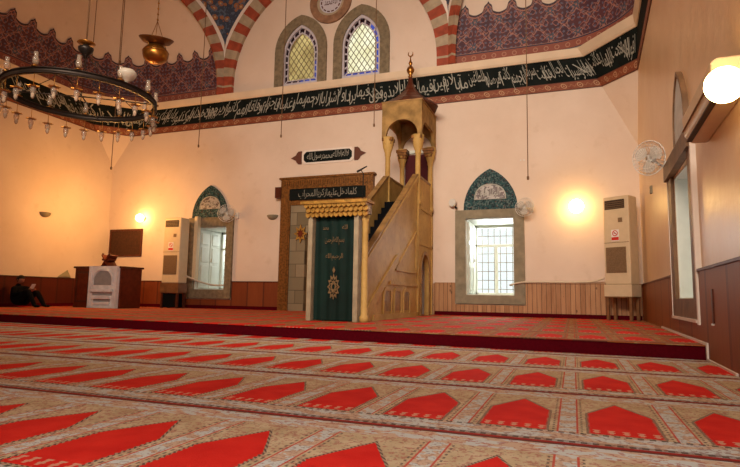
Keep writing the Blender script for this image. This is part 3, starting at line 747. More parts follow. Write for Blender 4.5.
# ================================================================== LOWER WINDOWS
def lower_window(idx, W_, outer, tymp, lab):
    x0, x1, z0, z1 = W_; ox0, ox1, oz0, oz1 = outer
    root = bpy.data.objects.new('window_%d' % idx, None); C.objects.link(root); root.location = ((x0 + x1) / 2, YB, z0); struct(root, lab)
    o = [(ox0, oz0), (ox0, oz1), (ox1, oz1), (ox1, oz0)]; i = [(x0, z0), (x0, z1), (x1, z1), (x1, z0)]
    MB().ring(o, i, XZ, YB - .09, YB).build('stone_surround', M['stone_light'] if idx == 2 else M['stone'], root)
    mb = MB(); mb.box(x0, x0 + .02, YB + .02, YB + TW, z0, z1); mb.box(x1 - .02, x1, YB + .02, YB + TW, z0, z1); mb.box(x0, x1, YB + .02, YB + TW, z1 - .02, z1); mb.box(x0, x1, YB + .02, YB + TW, z0, z0 + .02)
    mb.build('white_reveal', M['white_wood'], root)
    yb = YB + 1.45; w = x1 - x0
    # casement: frame, transom, mullion, glazing bars
    mb = MB(); a, b = x0 + .02, x1 - .02; zt = z0 + (z1 - z0) * .70
    mb.box(a, a + .07, yb, yb + .08, z0 + .02, z1 - .02); mb.box(b - .07, b, yb, yb + .08, z0 + .02, z1 - .02); mb.box(a, b, yb, yb + .08, z1 - .10, z1 - .02); mb.box(a, b, yb, yb + .08, z0 + .02, z0 + .09)
    mb.box(a, b, yb, yb + .08, zt - .04, zt + .04); m_ = (a + b) / 2; mb.box(m_ - .045, m_ + .045, yb - .02, yb + .08, z0 + .05, zt)
    bevel(mb.build('window_frame', M['white_wood'], root), .01)
    MB().box(a + .05, b - .05, yb + .05, yb + .056, z0 + .06, z1 - .06).build('glass_pane', M['glass'], root)
    mb = MB(); n = 7
    for k in range(1, n): mb.tube([(a + (b - a) * k / n, yb + .25, z0 + .02), (a + (b - a) * k / n, yb + .25, z1 - .02)], .011, 6)
    k = z0 + .2
    while k < z1 - .05: mb.tube([(a, yb + .25, k), (b, yb + .25, k)], .011, 6); k += .28
    mb.build('iron_grille', M['stone'], root)
    # folded shutter leaf on the left reveal
    mb = MB(); ya = YB + .15
    for q in range(2):
        y0 = ya + q * .60; mb.box(x0 + .02, x0 + .055, y0, y0 + .57, z0 + .05, z1 - .06)
        for (za, zb) in ((z0 + .15, z0 + .85), (z0 + .97, z0 + 1.5), (z0 + 1.6, z1 - .16)): mb.box(x0 + .05, x0 + .075, y0 + .09, y0 + .48, za, zb)
    bevel(mb.build('window_shutter', M['white_wood'], root), .012)
    MB().tube([(x0 + .08, YB + .72, z0 + 1.0), (x0 + .13, YB + .72, z0 + 1.0), (x0 + .13, YB + .72, z0 + 1.12)], .012, 6).build('handle', M['brass'], root)
    # pointed lunette above
    cx, hw, zb, za = tymp; g = thing('tiled_lunette', lab.replace('window', 'lunette').replace('stone framed', 'turquoise tiled pointed') , 'tile panel', (cx, YB - .03, zb), group='tiled lunettes above the lower windows')
    pts = arch_pts(cx, hw, zb, zb + .02, za); MB().prism(pts, XZ, YB - .045, YB).build('tile_field', M['tile'], g)
    MB().ring(arch_pts(cx, hw + .03, zb, zb + .02, za + .05), arch_pts(cx, hw - .05, zb, zb + .01, za - .10), XZ, YB - .06, YB, closed=False).build('patterned_border', M['tile'], g)
    sg = [(cx - hw * .62, zb + .30)] + [(cx - hw * .62 * math.cos(a), zb + .30 + .46 * math.sin(a) ** .8) for a in [PI * k / 16 for k in range(1, 16)]] + [(cx + hw * .62, zb + .30)]
    MB().prism(sg, XZ, YB - .06, YB - .02).build('script_segment', M['tile_script'], g)
    mb = MB(); mb.ring(sg, [(cx + (x - cx) * .92, zb + .31 + (z - zb - .30) * .9) for x, z in sg], XZ, YB - .068, YB - .05)
    add_text(mb, ['الملك', 'لله'], lambda s, h: (cx + hw * .36 - s, YB - .066, zb + .34 + h), .27, total=hw * .75)
    mb.build('white_script', M['letter'], g)
lower_window(1, W1, (-12.38, -10.55, .53, 3.33), (-11.55, .70, 3.33, 4.43), 'stone framed window in the back wall beside the left air conditioner')
lower_window(2, W2, (-2.885, -.93, .525, 3.235), (-1.87, .74, 3.235, 4.39), 'stone framed window in the back wall right of the minbar')
# right wall window
root = bpy.data.objects.new('window_5', None); C.objects.link(root); root.location = (xr(5), 5, .7); struct(root, 'tall recessed window in the right wall')
mb = MB(); rwall(mb, 3.85, 4.15, .46, 2.66, 0, .05); rwall(mb, 5.75, 6.1, .46, 2.66, 0, .05); rwall(mb, 4.15, 5.75, .46, .72, 0, .05); mb.build('stone_surround', M['wood_frame'], root)
mb = MB(); rwall(mb, 3.8, 6.15, 2.64, 2.90, 0, .10); mb.build('window_head', M['wood_frame'], root)
mb = MB(); rwall(mb, 3.77, 3.85, .40, 3.0, 0, .065); rwall(mb, 3.85, 6.12, .42, .46, 0, .075); rwall(mb, 6.10, 6.14, .46, 2.64, 0, .06); mb.build('white_edge_trim', M['white_line'], root)
mb = MB(); mb.box(1.87, 2.85, 5.72, 5.75, .72, 2.62); mb.box(1.87, 2.85, 4.15, 4.17, .72, 2.62); mb.box(1.87, 2.85, 4.15, 5.75, 2.60, 2.62); mb.box(1.86, 2.85, 4.15, 5.75, .72, .735); mb.build('white_reveal', M['white_wood'], root)
mb = MB(); mb.box(2.55, 2.62, 4.17, 4.25, .73, 2.6); mb.box(2.55, 2.62, 5.64, 5.72, .73, 2.6); mb.box(2.55, 2.62, 4.9, 4.98, .73, 2.6); mb.box(2.55, 2.62, 4.17, 5.72, 1.9, 1.98); mb.box(2.55, 2.62, 4.17, 5.72, 2.53, 2.6); mb.build('window_frame', M['white_wood'], root)
MB().box(2.58, 2.585, 4.2, 5.7, .75, 2.58).build('glass_pane', M['glass'], root)
# pale pointed lunette over it
tl = thing('plaster_lunette', 'pale blue-white pointed lunette on the right wall behind the long air conditioner', 'wall panel', (xr(4.6), 4.6, 2.92))
mb = MB(); pts = arch_pts(4.60, .50, 2.92, 3.1, 3.90); mb.prism(pts, lambda u, v, w: (xr(u) - w, u, v), 0, .05); mb.build('pale_panel', simple('pale_blue_plaster', (.50, .53, .52), .6), tl)
mb = MB(); mb.ring(arch_pts(4.60, .52, 2.92, 3.1, 3.94), arch_pts(4.60, .48, 2.92, 3.1, 3.87), lambda u, v, w: (xr(u) - w, u, v), 0, .07, closed=False); mb.build('brown_edge', M['wood_frame'], tl)

# ================================================================== MIHRAB
mi = thing('mihrab', 'stone mihrab with carved gilded brown frame and script panel, partly behind the minbar', 'mihrab', (-7.1, YB - .1, ZP))
ymf = YB - .20
mb = MB(); mb.box(-8.66, -5.44, ymf, YB, 4.14, 4.50); mb.box(-8.72, -5.38, ymf - .04, YB, 4.47, 4.53)
for k in range(40): mb.box(-8.66 + k * .0805 + .01, -8.66 + k * .0805 + .07, ymf - .03, ymf + .01, 4.20 + .06 * (k % 2), 4.40)
mb.build('carved_cornice', M['gold_brown'], mi)
mb = MB(); mb.box(-8.66, -8.30, ymf, YB, ZP, 4.14); mb.box(-8.60, -8.36, ymf - .02, ymf, ZP + .3, 3.7); mb.build('frame_post', M['gold_brown'], mi)
mb = MB(); mb.box(-5.80, -5.44, ymf, YB, ZP, 4.14); mb.box(-5.74, -5.50, ymf - .02, ymf, ZP + .3, 3.7); mb.build('frame_post', M['gold_brown'], mi)
MB().box(-8.86, -8.64, ymf - .05, YB, 3.86, 4.22).build('corner_bracket', M['wood_dark'], mi)
MB().box(-8.33, -5.67, ymf - .03, YB, 3.76, 4.12).build('script_panel', M['bandblack'], mi)
mb = MB(); add_text(mb, 'كلما دخل عليها زكريا المحراب'.split(), lambda s, h: (-5.95 - s, ymf - .04, 3.79 + h), .30, gap=.05, total=2.05, lift=(0, .06)); mb.build('script_lettering', M['letter_dim'], mi)
sf = MB().box(-8.30, -5.80, ymf + .05, YB, ZP, 3.76).build('marble_facing', M['blocks'], mi)
def cutter_local(pts, a, b): return MB().prism(pts, XZ, a, b).build('cutter', M['plaster'], origin=(0, 0, 0))
carve(sf, [cutter_local(arch_pts(-7.05, .70, ZP - .1, 2.4, 3.0), YB - .6, YB + .5)])
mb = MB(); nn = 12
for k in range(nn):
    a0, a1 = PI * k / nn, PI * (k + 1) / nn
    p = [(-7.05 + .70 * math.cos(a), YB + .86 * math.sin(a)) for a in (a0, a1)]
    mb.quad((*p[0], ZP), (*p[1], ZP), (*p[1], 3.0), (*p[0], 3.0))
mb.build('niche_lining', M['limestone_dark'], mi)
mb = MB(); mb.box(-8.30, -5.80, ymf + .02, ymf + .06, 3.60, 3.76); mb.build('inner_moulding', M['gold_brown'], mi)
# star rosette on the facing
st = []
for k in range(16):
    a = PI / 2 + PI * k / 8; r = .30 if k % 2 == 0 else .17; st.append((-7.90 + r * math.cos(a) * .8, 2.66 + r * math.sin(a)))
mb = MB().prism(st, XZ, ymf + .01, ymf + .05); mb.build('star_rosette', M['wood_red'], mi)
MB().ring(st, [(-7.90 + (x + 7.90) * .6, 2.66 + (z - 2.66) * .6) for x, z in st], XZ, ymf - .005, ymf + .012).build('gilded_star', M['gold'], mi)
pg = thing('script_plaque', 'painted script plaque with red palmette ends on the back wall over the mihrab', 'plaque', (-7.08, YB - .02, 4.95))
oct_ = lambda x0, x1, z0, z1, c: [(x0, z0 + c), (x0, z1 - c), (x0 + c, z1), (x1 - c, z1), (x1, z1 - c), (x1, z0 + c), (x1 - c, z0), (x0 + c, z0)]
MB().prism(oct_(-8.02, -6.16, 4.98, 5.46, .10), XZ, YB - .03, YB).build('pale_frame', M['white_line'], pg)
MB().prism(oct_(-7.95, -6.23, 5.04, 5.40, .09), XZ, YB - .036, YB - .01).build('dark_field', M['bandblack'], pg)
mb = MB(); add_text(mb, 'لا اله الا الله محمد رسول الله'.split(), lambda s, h: (-6.33 - s, YB - .045, 5.07 + h), .29, gap=.02, total=1.5, lift=(0, .08)); mb.build('script_lettering', M['letter'], pg)
for sgn, bx in ((-1, -8.03), (1, -6.15)):
    pts = [(bx, 5.0)] + [(bx + sgn * (.05 + .18 * math.sin(PI * k / 8)), 5.22 - .235 * math.cos(PI * k / 8)) for k in range(1, 4)] + [(bx + sgn * .40, 5.22)] + [(bx + sgn * (.05 + .18 * math.sin(PI * k / 8)), 5.22 - .235 * math.cos(PI * k / 8)) for k in range(5, 8)] + [(bx, 5.44)]
    MB().prism(pts, XZ, YB - .028, YB).build('palmette_end', M['wood_red'] if False else M['border'], pg)

# ================================================================== MINBAR
mn = thing('minbar', 'golden limestone minbar with green curtained door, stair and domed canopy', 'pulpit', (-4.1, 9, ZP))
XA, XBm = -4.58, -3.60           # outer faces of the two cheeks
YZ = lambda u, v, w: (w, u, v)
def rail(y): return 1.30 + .654 * (y - 6.23)
cheek = [(6.2, ZP), (6.2, 1.28), (10.35, rail(10.35)), (YB, rail(10.35)), (YB, ZP)]
def cheek_part(xo, xi):
    o = MB().prism(cheek, YZ, xo, xi).build('side_wall', M['limestone'], mn)
    pas = [(10.72, ZP - .1)] + arch_pts(11.19, .44, ZP - .1, 1.45, 1.88)[1:-1] + [(11.66, ZP - .1)]
    cs = [MB().prism(arch_pts(11.19, .42, ZP - .1, 1.45, 1.88), YZ, min(xo, xi) - .2, max(xo, xi) + .2).build('cutter', M['plaster'], origin=(0, 0, 0))]
    return carve(o, cs)
cheek_part(XBm, XBm - .12); cheek_part(XA, XA + .12)
# mouldings of the visible cheek
mb = MB(); e = .035
def bar(y0, z0, y1, z1, w=.09):
    d = Vector((y1 - y0, z1 - z0)); L = d.length; nrm = Vector((-d.y, d.x)) / L * w / 2
    P = [(y0 - nrm.x, z0 - nrm.y), (y1 - nrm.x, z1 - nrm.y), (y1 + nrm.x, z1 + nrm.y), (y0 + nrm.x, z0 + nrm.y)]
    mb.prism(P, YZ, XBm, XBm + e)
bar(6.22, 1.22, 10.35, rail(10.35) - .08, .12); bar(6.5, .35, 8.55, 1.60, .20); bar(10.40, ZP, 10.40, 3.95, .10); bar(10.55, 3.15, YB, 3.15, .10); bar(10.45, 2.15, YB, 2.15, .08)
bar(11.95, ZP, 11.95, 3.95, .10); bar(8.0, 1.0, 10.3, 1.0, .08); bar(6.9, .24, 10.4, .24, .12); bar(8.4, 1.32, 10.2, 1.32, .05); bar(10.2, 1.32, 10.2, 2.35, .05); bar(8.4, 1.32, 10.2, 2.42, .05)
mb.build('carved_moulding', M['limestone'], mn)
for yc in (7.85, 8.60, 9.35):
    MB().prism(arch_pts(yc, .24, .36, .66, .82), YZ, XBm - .01, XBm + .012).build('blind_arch', M['limestone_dark'], mn)
    MB().ring(arch_pts(yc, .31, .30, .68, .90), arch_pts(yc, .24, .30, .66, .82), YZ, XBm, XBm + .03, closed=False).build('arch_moulding', M['limestone'], mn)
mb = MB(); mb.ring(arch_pts(11.19, .50, ZP, 1.46, 1.98), arch_pts(11.19, .42, ZP, 1.45, 1.88), YZ, XBm, XBm + .03, closed=False); mb.build('passage_moulding', M['limestone_dark'], mn)
# handrail coping
mb = MB()
for x in (XBm - .06, XA + .06): mb.prism([(6.2, 1.27), (10.35, rail(10.35) - .02), (10.35, rail(10.35) + .05), (6.2, 1.35)], YZ, x - .075, x + .075)
for x in (XBm - .06, XA + .06): mb.box(x - .075, x + .075, 10.35, YB, rail(10.35) - .02, rail(10.35) + .05)
mb.build('coping', M['limestone_dark'], mn)
mb = MB(); ns = 15
for k in range(ns): mb.box(XA + .12, XBm - .12, 6.25 + k * .275, 6.25 + (k + 1) * .275 if k < ns - 1 else 10.4, ZP, ZP + .205 * (k + 1))
mb.box(XA + .12, XBm - .12, 10.4, YB, 2.9, 3.26); mb.build('stair', M['clothes'], mn)
# portal
yp = 6.0
for a, b, mt in ((-4.70, -4.60, 'white_trim'), (-3.70, -3.60, 'white_trim')): bevel(MB().box(a, b, yp, yp + .20, ZP, 2.32).build('door_jamb', M[mt], mn), .01)
MB().lathe([(.09, 0), (.09, .1), (.065, .14), (.06, 1.95), (.075, 2.0), (.09, 2.1)], (-3.50, yp + .12, ZP), 14).build('engaged_column', M['limestone'], mn)
mb = MB(); mb.box(-4.72, -3.42, yp - .02, yp + .25, 2.30, 2.50)
mb.build('door_lintel', M['limestone_dark'], mn)
mb = MB()
for row in range(3):
    n = 13
    for k in range(n):
        x = -4.74 + (k + .5 + .25 * (row % 2)) * 1.34 / n; dy = .05 + .05 * row; z0 = 2.24 + row * .09
        mb.prism([(x - .05, z0 + .10), (x - .045, z0 + .03), (x, z0), (x + .045, z0 + .03), (x + .05, z0 + .10)], XZ, yp - dy, yp)
mb.box(-4.80, -3.36, yp - .18, yp + .25, 2.50, 2.56); mb.build('muqarnas_cornice', M['gold'], mn)
# curtain with folds
def curtain_pt(u, v): return (-4.575 + u * .86, yp + .10 + .018 * math.sin(u * 26) * (1 - .3 * v), ZP + .02 + v * 2.13)
mb = MB(); N, K = 60, 12; g = [[mb.vert(curtain_pt(i / N, k / K)) for i in range(N + 1)] for k in range(K + 1)]
g2 = [[mb.vert(Vector(curtain_pt(i / N, k / K)) + Vector((0, .012, 0))) for i in range(N + 1)] for k in range(K + 1)]
for k in range(K):
    for i in range(N):
        mb.face((g[k][i], g[k][i + 1], g[k + 1][i + 1], g[k + 1][i]), 0, True); mb.face((g2[k][i], g2[k][i + 1], g2[k + 1][i + 1], g2[k + 1][i]), 0, True)
cu_ = mb.build('door_curtain', M['green_cloth'], mn); ye = yp + .075
mb = MB()
def flat(s0, z0, total, h, words, B): add_text(B, words, lambda s, hh: (s0 - s, ye, z0 + hh), h, total=total)
for a_ in ((-3.86, 1.98, .12, .12, ['الله']), (-4.28, 1.98, .12, .12, ['محمد']), (-3.93, 1.72, .42, .14, ['بسم', 'الله', 'الرحمن']), (-3.95, 1.40, .38, .13, ['الرحيم', 'الله'])):
    q_ = MB(); flat(*a_, q_); q_.build('embroidered_script', M['embroid'], cu_)
st = [(-4.14 + (.17 if k % 2 == 0 else .115) * math.cos(PI * k / 12) * .8, .86 + (.26 if k % 2 == 0 else .19) * math.sin(PI * k / 12)) for k in range(24)]
mb.ring(st, [(-4.14 + (x + 4.14) * .72, .86 + (z - .86) * .72) for x, z in st], XZ, ye - .004, ye + .004)
mb.ring([(-4.14 + (x + 4.14) * .55, .86 + (z - .86) * .55) for x, z in st], [(-4.14 + (x + 4.14) * .25, .86 + (z - .86) * .25) for x, z in st], XZ, ye - .004, ye + .004)
mb.prism([(-4.14, 1.26), (-4.17, 1.19), (-4.14, 1.12), (-4.11, 1.19)], XZ, ye - .004, ye + .004)
mb.build('embroidered_rosette', M['embroid'], cu_)
# canopy
y1, y2 = 10.45, 11.85; X1, X2 = -4.50, -3.62
for (x, y, z0) in ((X1, y1, 3.2), (X2, y1, 3.2), (X1, y2, 3.2), (X2, y2, 3.2)):
    MB().lathe([(.10, 0), (.10, .12), (.075, .16), (.07, 1.4), (.09, 1.46), (.085, 1.5), (.14, 1.66), (.17, 1.9), (.17, 1.96)], (x, y, z0), 14).build('canopy_column', M['limestone'], mn)
def canopy_face(fn, w):
    """arched fascia: width w"""
    h = [(-w / 2, 0), (-w / 2, 1.05), (w / 2, 1.05), (w / 2, 0), (w / 2 - .12, 0)] + [(x, z) for x, z in arch_pts(0, w / 2 - .12, 0, .06, .52)[::-1][1:-1]] + [(-w / 2 + .12, 0)]
    return h
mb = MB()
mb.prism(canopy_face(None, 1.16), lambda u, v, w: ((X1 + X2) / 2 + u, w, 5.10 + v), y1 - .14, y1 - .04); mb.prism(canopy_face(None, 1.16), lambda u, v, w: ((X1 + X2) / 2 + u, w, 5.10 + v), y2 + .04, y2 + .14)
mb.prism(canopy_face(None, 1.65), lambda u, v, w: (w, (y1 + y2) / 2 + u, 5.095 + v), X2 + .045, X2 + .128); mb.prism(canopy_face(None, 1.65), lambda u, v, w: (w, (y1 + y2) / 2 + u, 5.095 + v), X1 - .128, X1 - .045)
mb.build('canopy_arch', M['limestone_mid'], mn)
mb = MB(); mb.box(X1 - .155, X2 + .155, y1 - .155, y2 + .145, 6.13, 6.17); mb.box(X1 - .05, X2 + .05, y1 - .05, y2 + .05, 6.0, 6.13); mb.build('canopy_eave', M['limestone_dark'], mn)
for a, b, c, d in ((X1 - .14, X1 + .2, y2 - .2, y2 + .14), (X2 - .2, X2 + .14, y2 - .2, y2 + .14), (X2 - .16, X2 + .14, y1 - .14, y1 + .16), (X1 - .14, X1 + .16, y1 - .14, y1 + .16)):
    mb = MB()
    for q in range(3): mb.box(a + .03 * (2 - q), b - .03 * (2 - q), c + .03 * (2 - q), d - .03 * (2 - q), 4.86 + q * .09, 4.86 + (q + 1) * .09)
    mb.build('carved_capital', M['gold_brown'], mn)
xc, yc = (X1 + X2) / 2, (y1 + y2) / 2
prof = [(.84, 0), (.83, .05), (.69, .17), (.50, .28), (.33, .42), (.20, .56), (.11, .72), (.075, .84), (.06, .98)]
MB().lathe(prof, (xc, yc, 6.17), 8, sm=False).build('canopy_roof', M['wood_dark'], mn)
fin = [(.05, 0), (.07, .04), (.04, .08), (.09, .16), (.12, .24), (.09, .32), (.03, .38), (.05, .42), (.06, .46), (.03, .52), (.015, .60), (.015, .66)]
MB().lathe(fin, (xc, yc, 7.14), 12).build('brass_finial', M['brass'], mn)
mb = MB(); cr = [(xc + .085 * math.cos(a), 7.88 + .085 * math.sin(a)) for a in [math.radians(q) for q in range(130, 411, 20)]]; ci = [(xc + .062 * math.cos(a), 7.90 + .070 * math.sin(a)) for a in [math.radians(q) for q in range(130, 411, 20)]]
mb.ring(cr, ci, XZ, yc - .012, yc + .012, closed=False).build('crescent', M['brass'], mn)
MB().box(X1 + .05, X2 - .05, YB - .05, YB - .01, 3.26, 5.02).build('back_panel', M['red_cloth'], mn)
mb = MB(); mb.ring([(X1 - .05, 3.26), (X1 - .05, 5.16), (X2 + .05, 5.16), (X2 + .05, 3.26)], [(X1 + .06, 3.26), (X1 + .06, 5.06), (X2 - .06, 5.06), (X2 - .06, 3.26)], XZ, YB - .07, YB - .005, closed=False); mb.build('back_frame', M['white_wood'], mn)
# microphone on a gooseneck clamped to the far cheek
mc = thing('microphone', 'thin black gooseneck microphone standing at the minbar stair above the portal', 'microphone', (XA + .06, 8.6, rail(8.6) + .05))
MB().tube([(XA + .06, 8.6, rail(8.6) + .05), (XA + .06, 8.6, 3.72), (XA + .02, 8.55, 3.80)], .014, 8).build('stand_pole', M['black'], mc)
MB().lathe([(.07, 0), (.07, .03), (.02, .04)], (XA + .06, 8.6, rail(8.6) + .05), 12).build('base', M['black'], mc)
MB().tube([(XA - .08, 8.52, 3.76), (XA + .02, 8.55, 3.82), (XA + .16, 8.58, 3.90)], [.03, .022, .016], 10).build('microphone_head', M['black'], mc)

# ================================================================== AIR CONDITIONERS
def floor_ac(loc, rz, w, d, h, hs, lab, labs, grp, dark, grille):
    t = thing('air_conditioner', lab, 'air conditioner', (loc[0], loc[1], ZP + hs), rz, 'floor standing air conditioners')
    bevel(MB().box(-w / 2, w / 2, -d / 2, d / 2, 0, h).build('cabinet', M['plastic_beige'], t, local=True), .03, 3)
    f = -d / 2
    bevel(MB().box(-w / 2 + .05, w / 2 - .10, f - .012, f, h * .855, h * .96).build('air_outlet', M['grille'], t, local=True), .01)
    mb = MB()
    for k in range(4): mb.box(-w / 2 + .06, w / 2 - .11, f - .02, f - .01, h * .865 + k * .05, h * .865 + k * .05 + .01)
    mb.build('louvre', M['grille2'], t, local=True)
    MB().box(-w / 2 + .05, w / 2 - .10, f - .012, f, h * .13, h * .42).build('intake_grille', M[grille], t, local=True)
    mb = MB()
    for k in range(14): mb.box(-w / 2 + .055, w / 2 - .105, f - .02, f - .01, h * .14 + k * h * .02, h * .14 + k * h * .02 + .012)
    mb.build('grille_slats', M['grille2'], t, local=True)
    MB().box(.06, .17, f - .012, f, h * .70, h * .75).build('control_panel', M['grille2'], t, local=True)
    MB().box(-w / 2 + .01, w / 2 - .01, f - .008, f, h * .47, h * .475).build('seam', M['grille2'], t, local=True)
    # no-smoking sticker
    cz = h * .565; cxs = -.03
    sg = MB().box(cxs - .10, cxs + .10, f - .006, f, cz - .17, cz + .12).build('no_smoking_sticker', M['sign_white'], t, local=True)
    mb = MB(); mb.ring(circ(cxs, cz + .03, .075, 20), circ(cxs, cz + .03, .055, 20), XZ, f - .010, f - .005)
    mb.box(-.07, .07, f - .010, f - .005, -.009, .009, T=Matrix.Translation((cxs, 0, cz + .03)) @ Matrix.Rotation(math.radians(45), 4, 'Y'))
    mb.box(cxs - .095, cxs + .095, f - .010, f - .005, cz - .15, cz - .07); mb.build('red_ring', M['sign_red'], sg, local=True)
    MB().box(cxs - .035, cxs + .035, f - .009, f - .005, cz + .022, cz + .036).build('cigarette', M['black'], sg, local=True)
    s = thing('stand_table', labs, 'table', (loc[0], loc[1], ZP), rz, 'tables under the air conditioners')
    MB().box(-w / 2 - .02, w / 2 + .02, -d / 2 - .02, d / 2 + .02, hs - .30, hs - .001).build('tabletop_box', M['plastic_beige'] if not dark else M['wood_brown'], s, local=True)
    MB().box(-w / 2 - .01, w / 2 + .01, -d / 2 - .01, d / 2 + .01, hs - .33, hs - .30).build('apron', M['wood_brown'], s, local=True)
    for sx in (-1, 1):
        for sy in (-1, 1):
            x = sx * (w / 2 - .04); y = sy * (d / 2 - .04)
            bevel(MB().box(x - .035, x + .035, y - .035, y + .035, 0, hs - .33).build('leg', M['wood_dark'] if dark else M['wood_brown'], s, local=True), .006)
    if dark:
        mb = MB()
        n = 24; W2_, D2_ = w / 2 - .08, d / 2 - .08
        mb.box(-W2_, W2_, -D2_ - .05, D2_, .02, hs - .34); mb.build('dark_cloth', M['clothes'], s, local=True)
    return t
floor_ac((-12.42, 11.38), 0, .70, .44, 2.22, .84, 'tall beige air conditioner beside the left window, on a dark table', 'dark table carrying the air conditioner left of the left window', '', True, 'grille2')
floor_ac((1.50, 11.40), math.radians(-33), .68, .42, 2.25, .90, 'tall beige air conditioner in the right corner by the right wall', 'brown wooden table with pale top box under the air conditioner in the right corner', '', False, 'grille2')
# slim pale duct behind the left unit
tag(bevel(MB().box(-12.02, -11.88, YB - .26, YB - .052, 1.13, 3.36).build('service_duct', M['plastic_beige']), .03, 3), 'slim beige duct fixed to the wall between the left air conditioner and left window', 'duct')
def pipe(pts, r, lab):
    P = [Vector(p) for p in pts]; out = []
    for i in range(len(P) - 1):
        for k in range(6): 
            t = k / 6; p0 = P[max(i - 1, 0)]; p1 = P[i]; p2 = P[i + 1]; p3 = P[min(i + 2, len(P) - 1)]
            out.append(.5 * ((2 * p1) + (p2 - p0) * t + (2 * p0 - 5 * p1 + 4 * p2 - p3) * t * t + (3 * p1 - p0 - 3 * p2 + p3) * t ** 3))
    out.append(P[-1]); return tag(MB().tube(out, r, 8).build('insulated_pipe', M['pipe']), lab, 'pipe', 'air conditioner pipes')
pipe([(-12.06, 11.50, 1.28), (-11.75, 11.75, 1.12), (-11.3, YB - .12, .99), (-10.82, YB - .06, .98), (-10.78, YB + .2, .98)], .028, 'pale insulated pipe sagging from the left air conditioner across the left window')
pipe([(-1.30, YB + .25, 1.06), (-1.32, YB - .12, 1.07), (-.9, YB - .13, 1.15), (.2, YB - .09, 1.15), (.8, YB - .10, 1.17), (1.10, 11.75, 1.26)], .022, 'pale insulated pipe running from the right window to the corner air conditioner')

# ================================================================== LECTERN WITH MARBLE FRONT
lt = thing('preaching_desk', 'wide dark red wooden preaching desk with silvery marble niche front in the left corner', 'desk', (-13.97, 10.05, ZP))
ly = 9.62
bevel(MB().box(-14.93, -13.0, ly, ly + .88, ZP, 1.46).build('desk_body', M['wood_red'], lt), .015)
mb = MB(); mb.box(-14.97, -12.96, ly - .04, ly + .92, 1.44, 1.50); mb.build('desk_top', M['wood_dark'], lt)
mb = MB()
for a, b in ((-14.86, -14.30),): mb.ring([(a, .35), (a, 1.34), (b, 1.34), (b, .35)], [(a + .06, .41), (a + .06, 1.28), (b - .06, 1.28), (b - .06, .41)], XZ, ly - .02, ly)
mb.build('door_moulding', M['wood_dark'], lt)
MB().box(-14.20, -13.06, ly - .10, ly, ZP, 1.50).build('marble_front', M['marble_grey'], lt)
mb = MB(); cx = -13.63
mb.ring(arch_pts(cx, .42, .88, 1.05, 1.40), arch_pts(cx, .38, .88, 1.05, 1.36), XZ, ly - .14, ly - .10, closed=False)
mb.box(-14.20, -14.11, ly - .13, ly - .10, ZP, 1.50); mb.box(-13.15, -13.06, ly - .13, ly - .10, ZP, 1.50)
for q, (h0, dx) in enumerate(((.74, .44), (.52, .36), (.34, .34))): mb.box(cx - dx, cx + dx, ly - .20 + .02 * q, ly - .10, h0 - .05, h0 + .03)
mb.box(cx - .48, cx + .48, ly - .16, ly - .10, ZP, ZP + .06); mb.build('carved_relief', M['marble_grey'], lt)
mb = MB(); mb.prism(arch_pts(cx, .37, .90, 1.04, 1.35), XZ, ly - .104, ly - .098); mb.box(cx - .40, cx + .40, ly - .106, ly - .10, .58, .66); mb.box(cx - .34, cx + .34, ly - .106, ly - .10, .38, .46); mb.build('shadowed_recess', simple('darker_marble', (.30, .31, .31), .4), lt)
rh = thing('book_rest', 'small carved red wooden folding book rest on the preaching desk', 'book rest', (-13.86, 9.95, 1.50))
mb = MB()
for s in (-1, 1):
    mb.box(-.02, .02, -.20, .20, -.02, .44, T=Matrix.Translation((-13.86 - s * .13, 9.95, 1.50)) @ Matrix.Rotation(s * math.radians(35), 4, 'Y') @ Matrix.Translation((0, 0, .02)))
mb.build('crossed_board', M['wood_red'], rh)
for s in (-1, 1): MB().lathe([(.012, 0), (.035, .03), (.035, .05), (.012, .08)], (-13.86 + s * .14, 9.80, 1.86), 10).build('knob', M['wood_dark'], rh)
bk = MB(); bk.box(-.17, .17, -.13, .13, 0, .06, T=Matrix.Translation((-13.86, 9.93, 1.70))); 
tag(bk.build('closed_book', M['wood_red']), 'closed dark red book lying in the folding book rest', 'book')
# grey cloth hood on the panelling ledge
mb = MB(); N = 14; cz = 1.15; cy = 10.19; cxx = XL + .045
rows = []
for k in range(5):
    r = (1, .82, .55, .25, .04)[k]; rows.append([mb.vert((cxx + .04 * r * math.cos(2 * PI * i / N), cy + .27 * r * math.sin(2 * PI * i / N) + .03 * k, cz + .27 * k / 4)) for i in range(N)])
for k in range(4):
    for i in range(N): mb.face((rows[k][i], rows[k][(i + 1) % N], rows[k + 1][(i + 1) % N], rows[k + 1][i]), 0, True)
mb.face(rows[0][::-1]); mb.face(rows[4])
tag(mb.build('folded_cloth', M['cloth_grey']), 'peaked grey-green cloth on the panelling ledge left of the preaching desk', 'cloth')
# notice board
nb = thing('notice_board', 'dark brown framed board on the back wall under the left lamp', 'board', (-15.23, YB - .02, 2.02))
MB().box(-15.95, -14.52, YB - .03, YB, 2.04, 2.98).build('board_face', simple('brown_board', (.05, .018, .008), .6, var=.3, scale=12), nb)
MB().ring([(-16.0, 2.0), (-16.0, 3.02), (-14.47, 3.02), (-14.47, 2.0)], [(-15.93, 2.07), (-15.93, 2.95), (-14.54, 2.95), (-14.54, 2.07)], XZ, YB - .045, YB).build('board_frame', M['wood_dark'], nb)

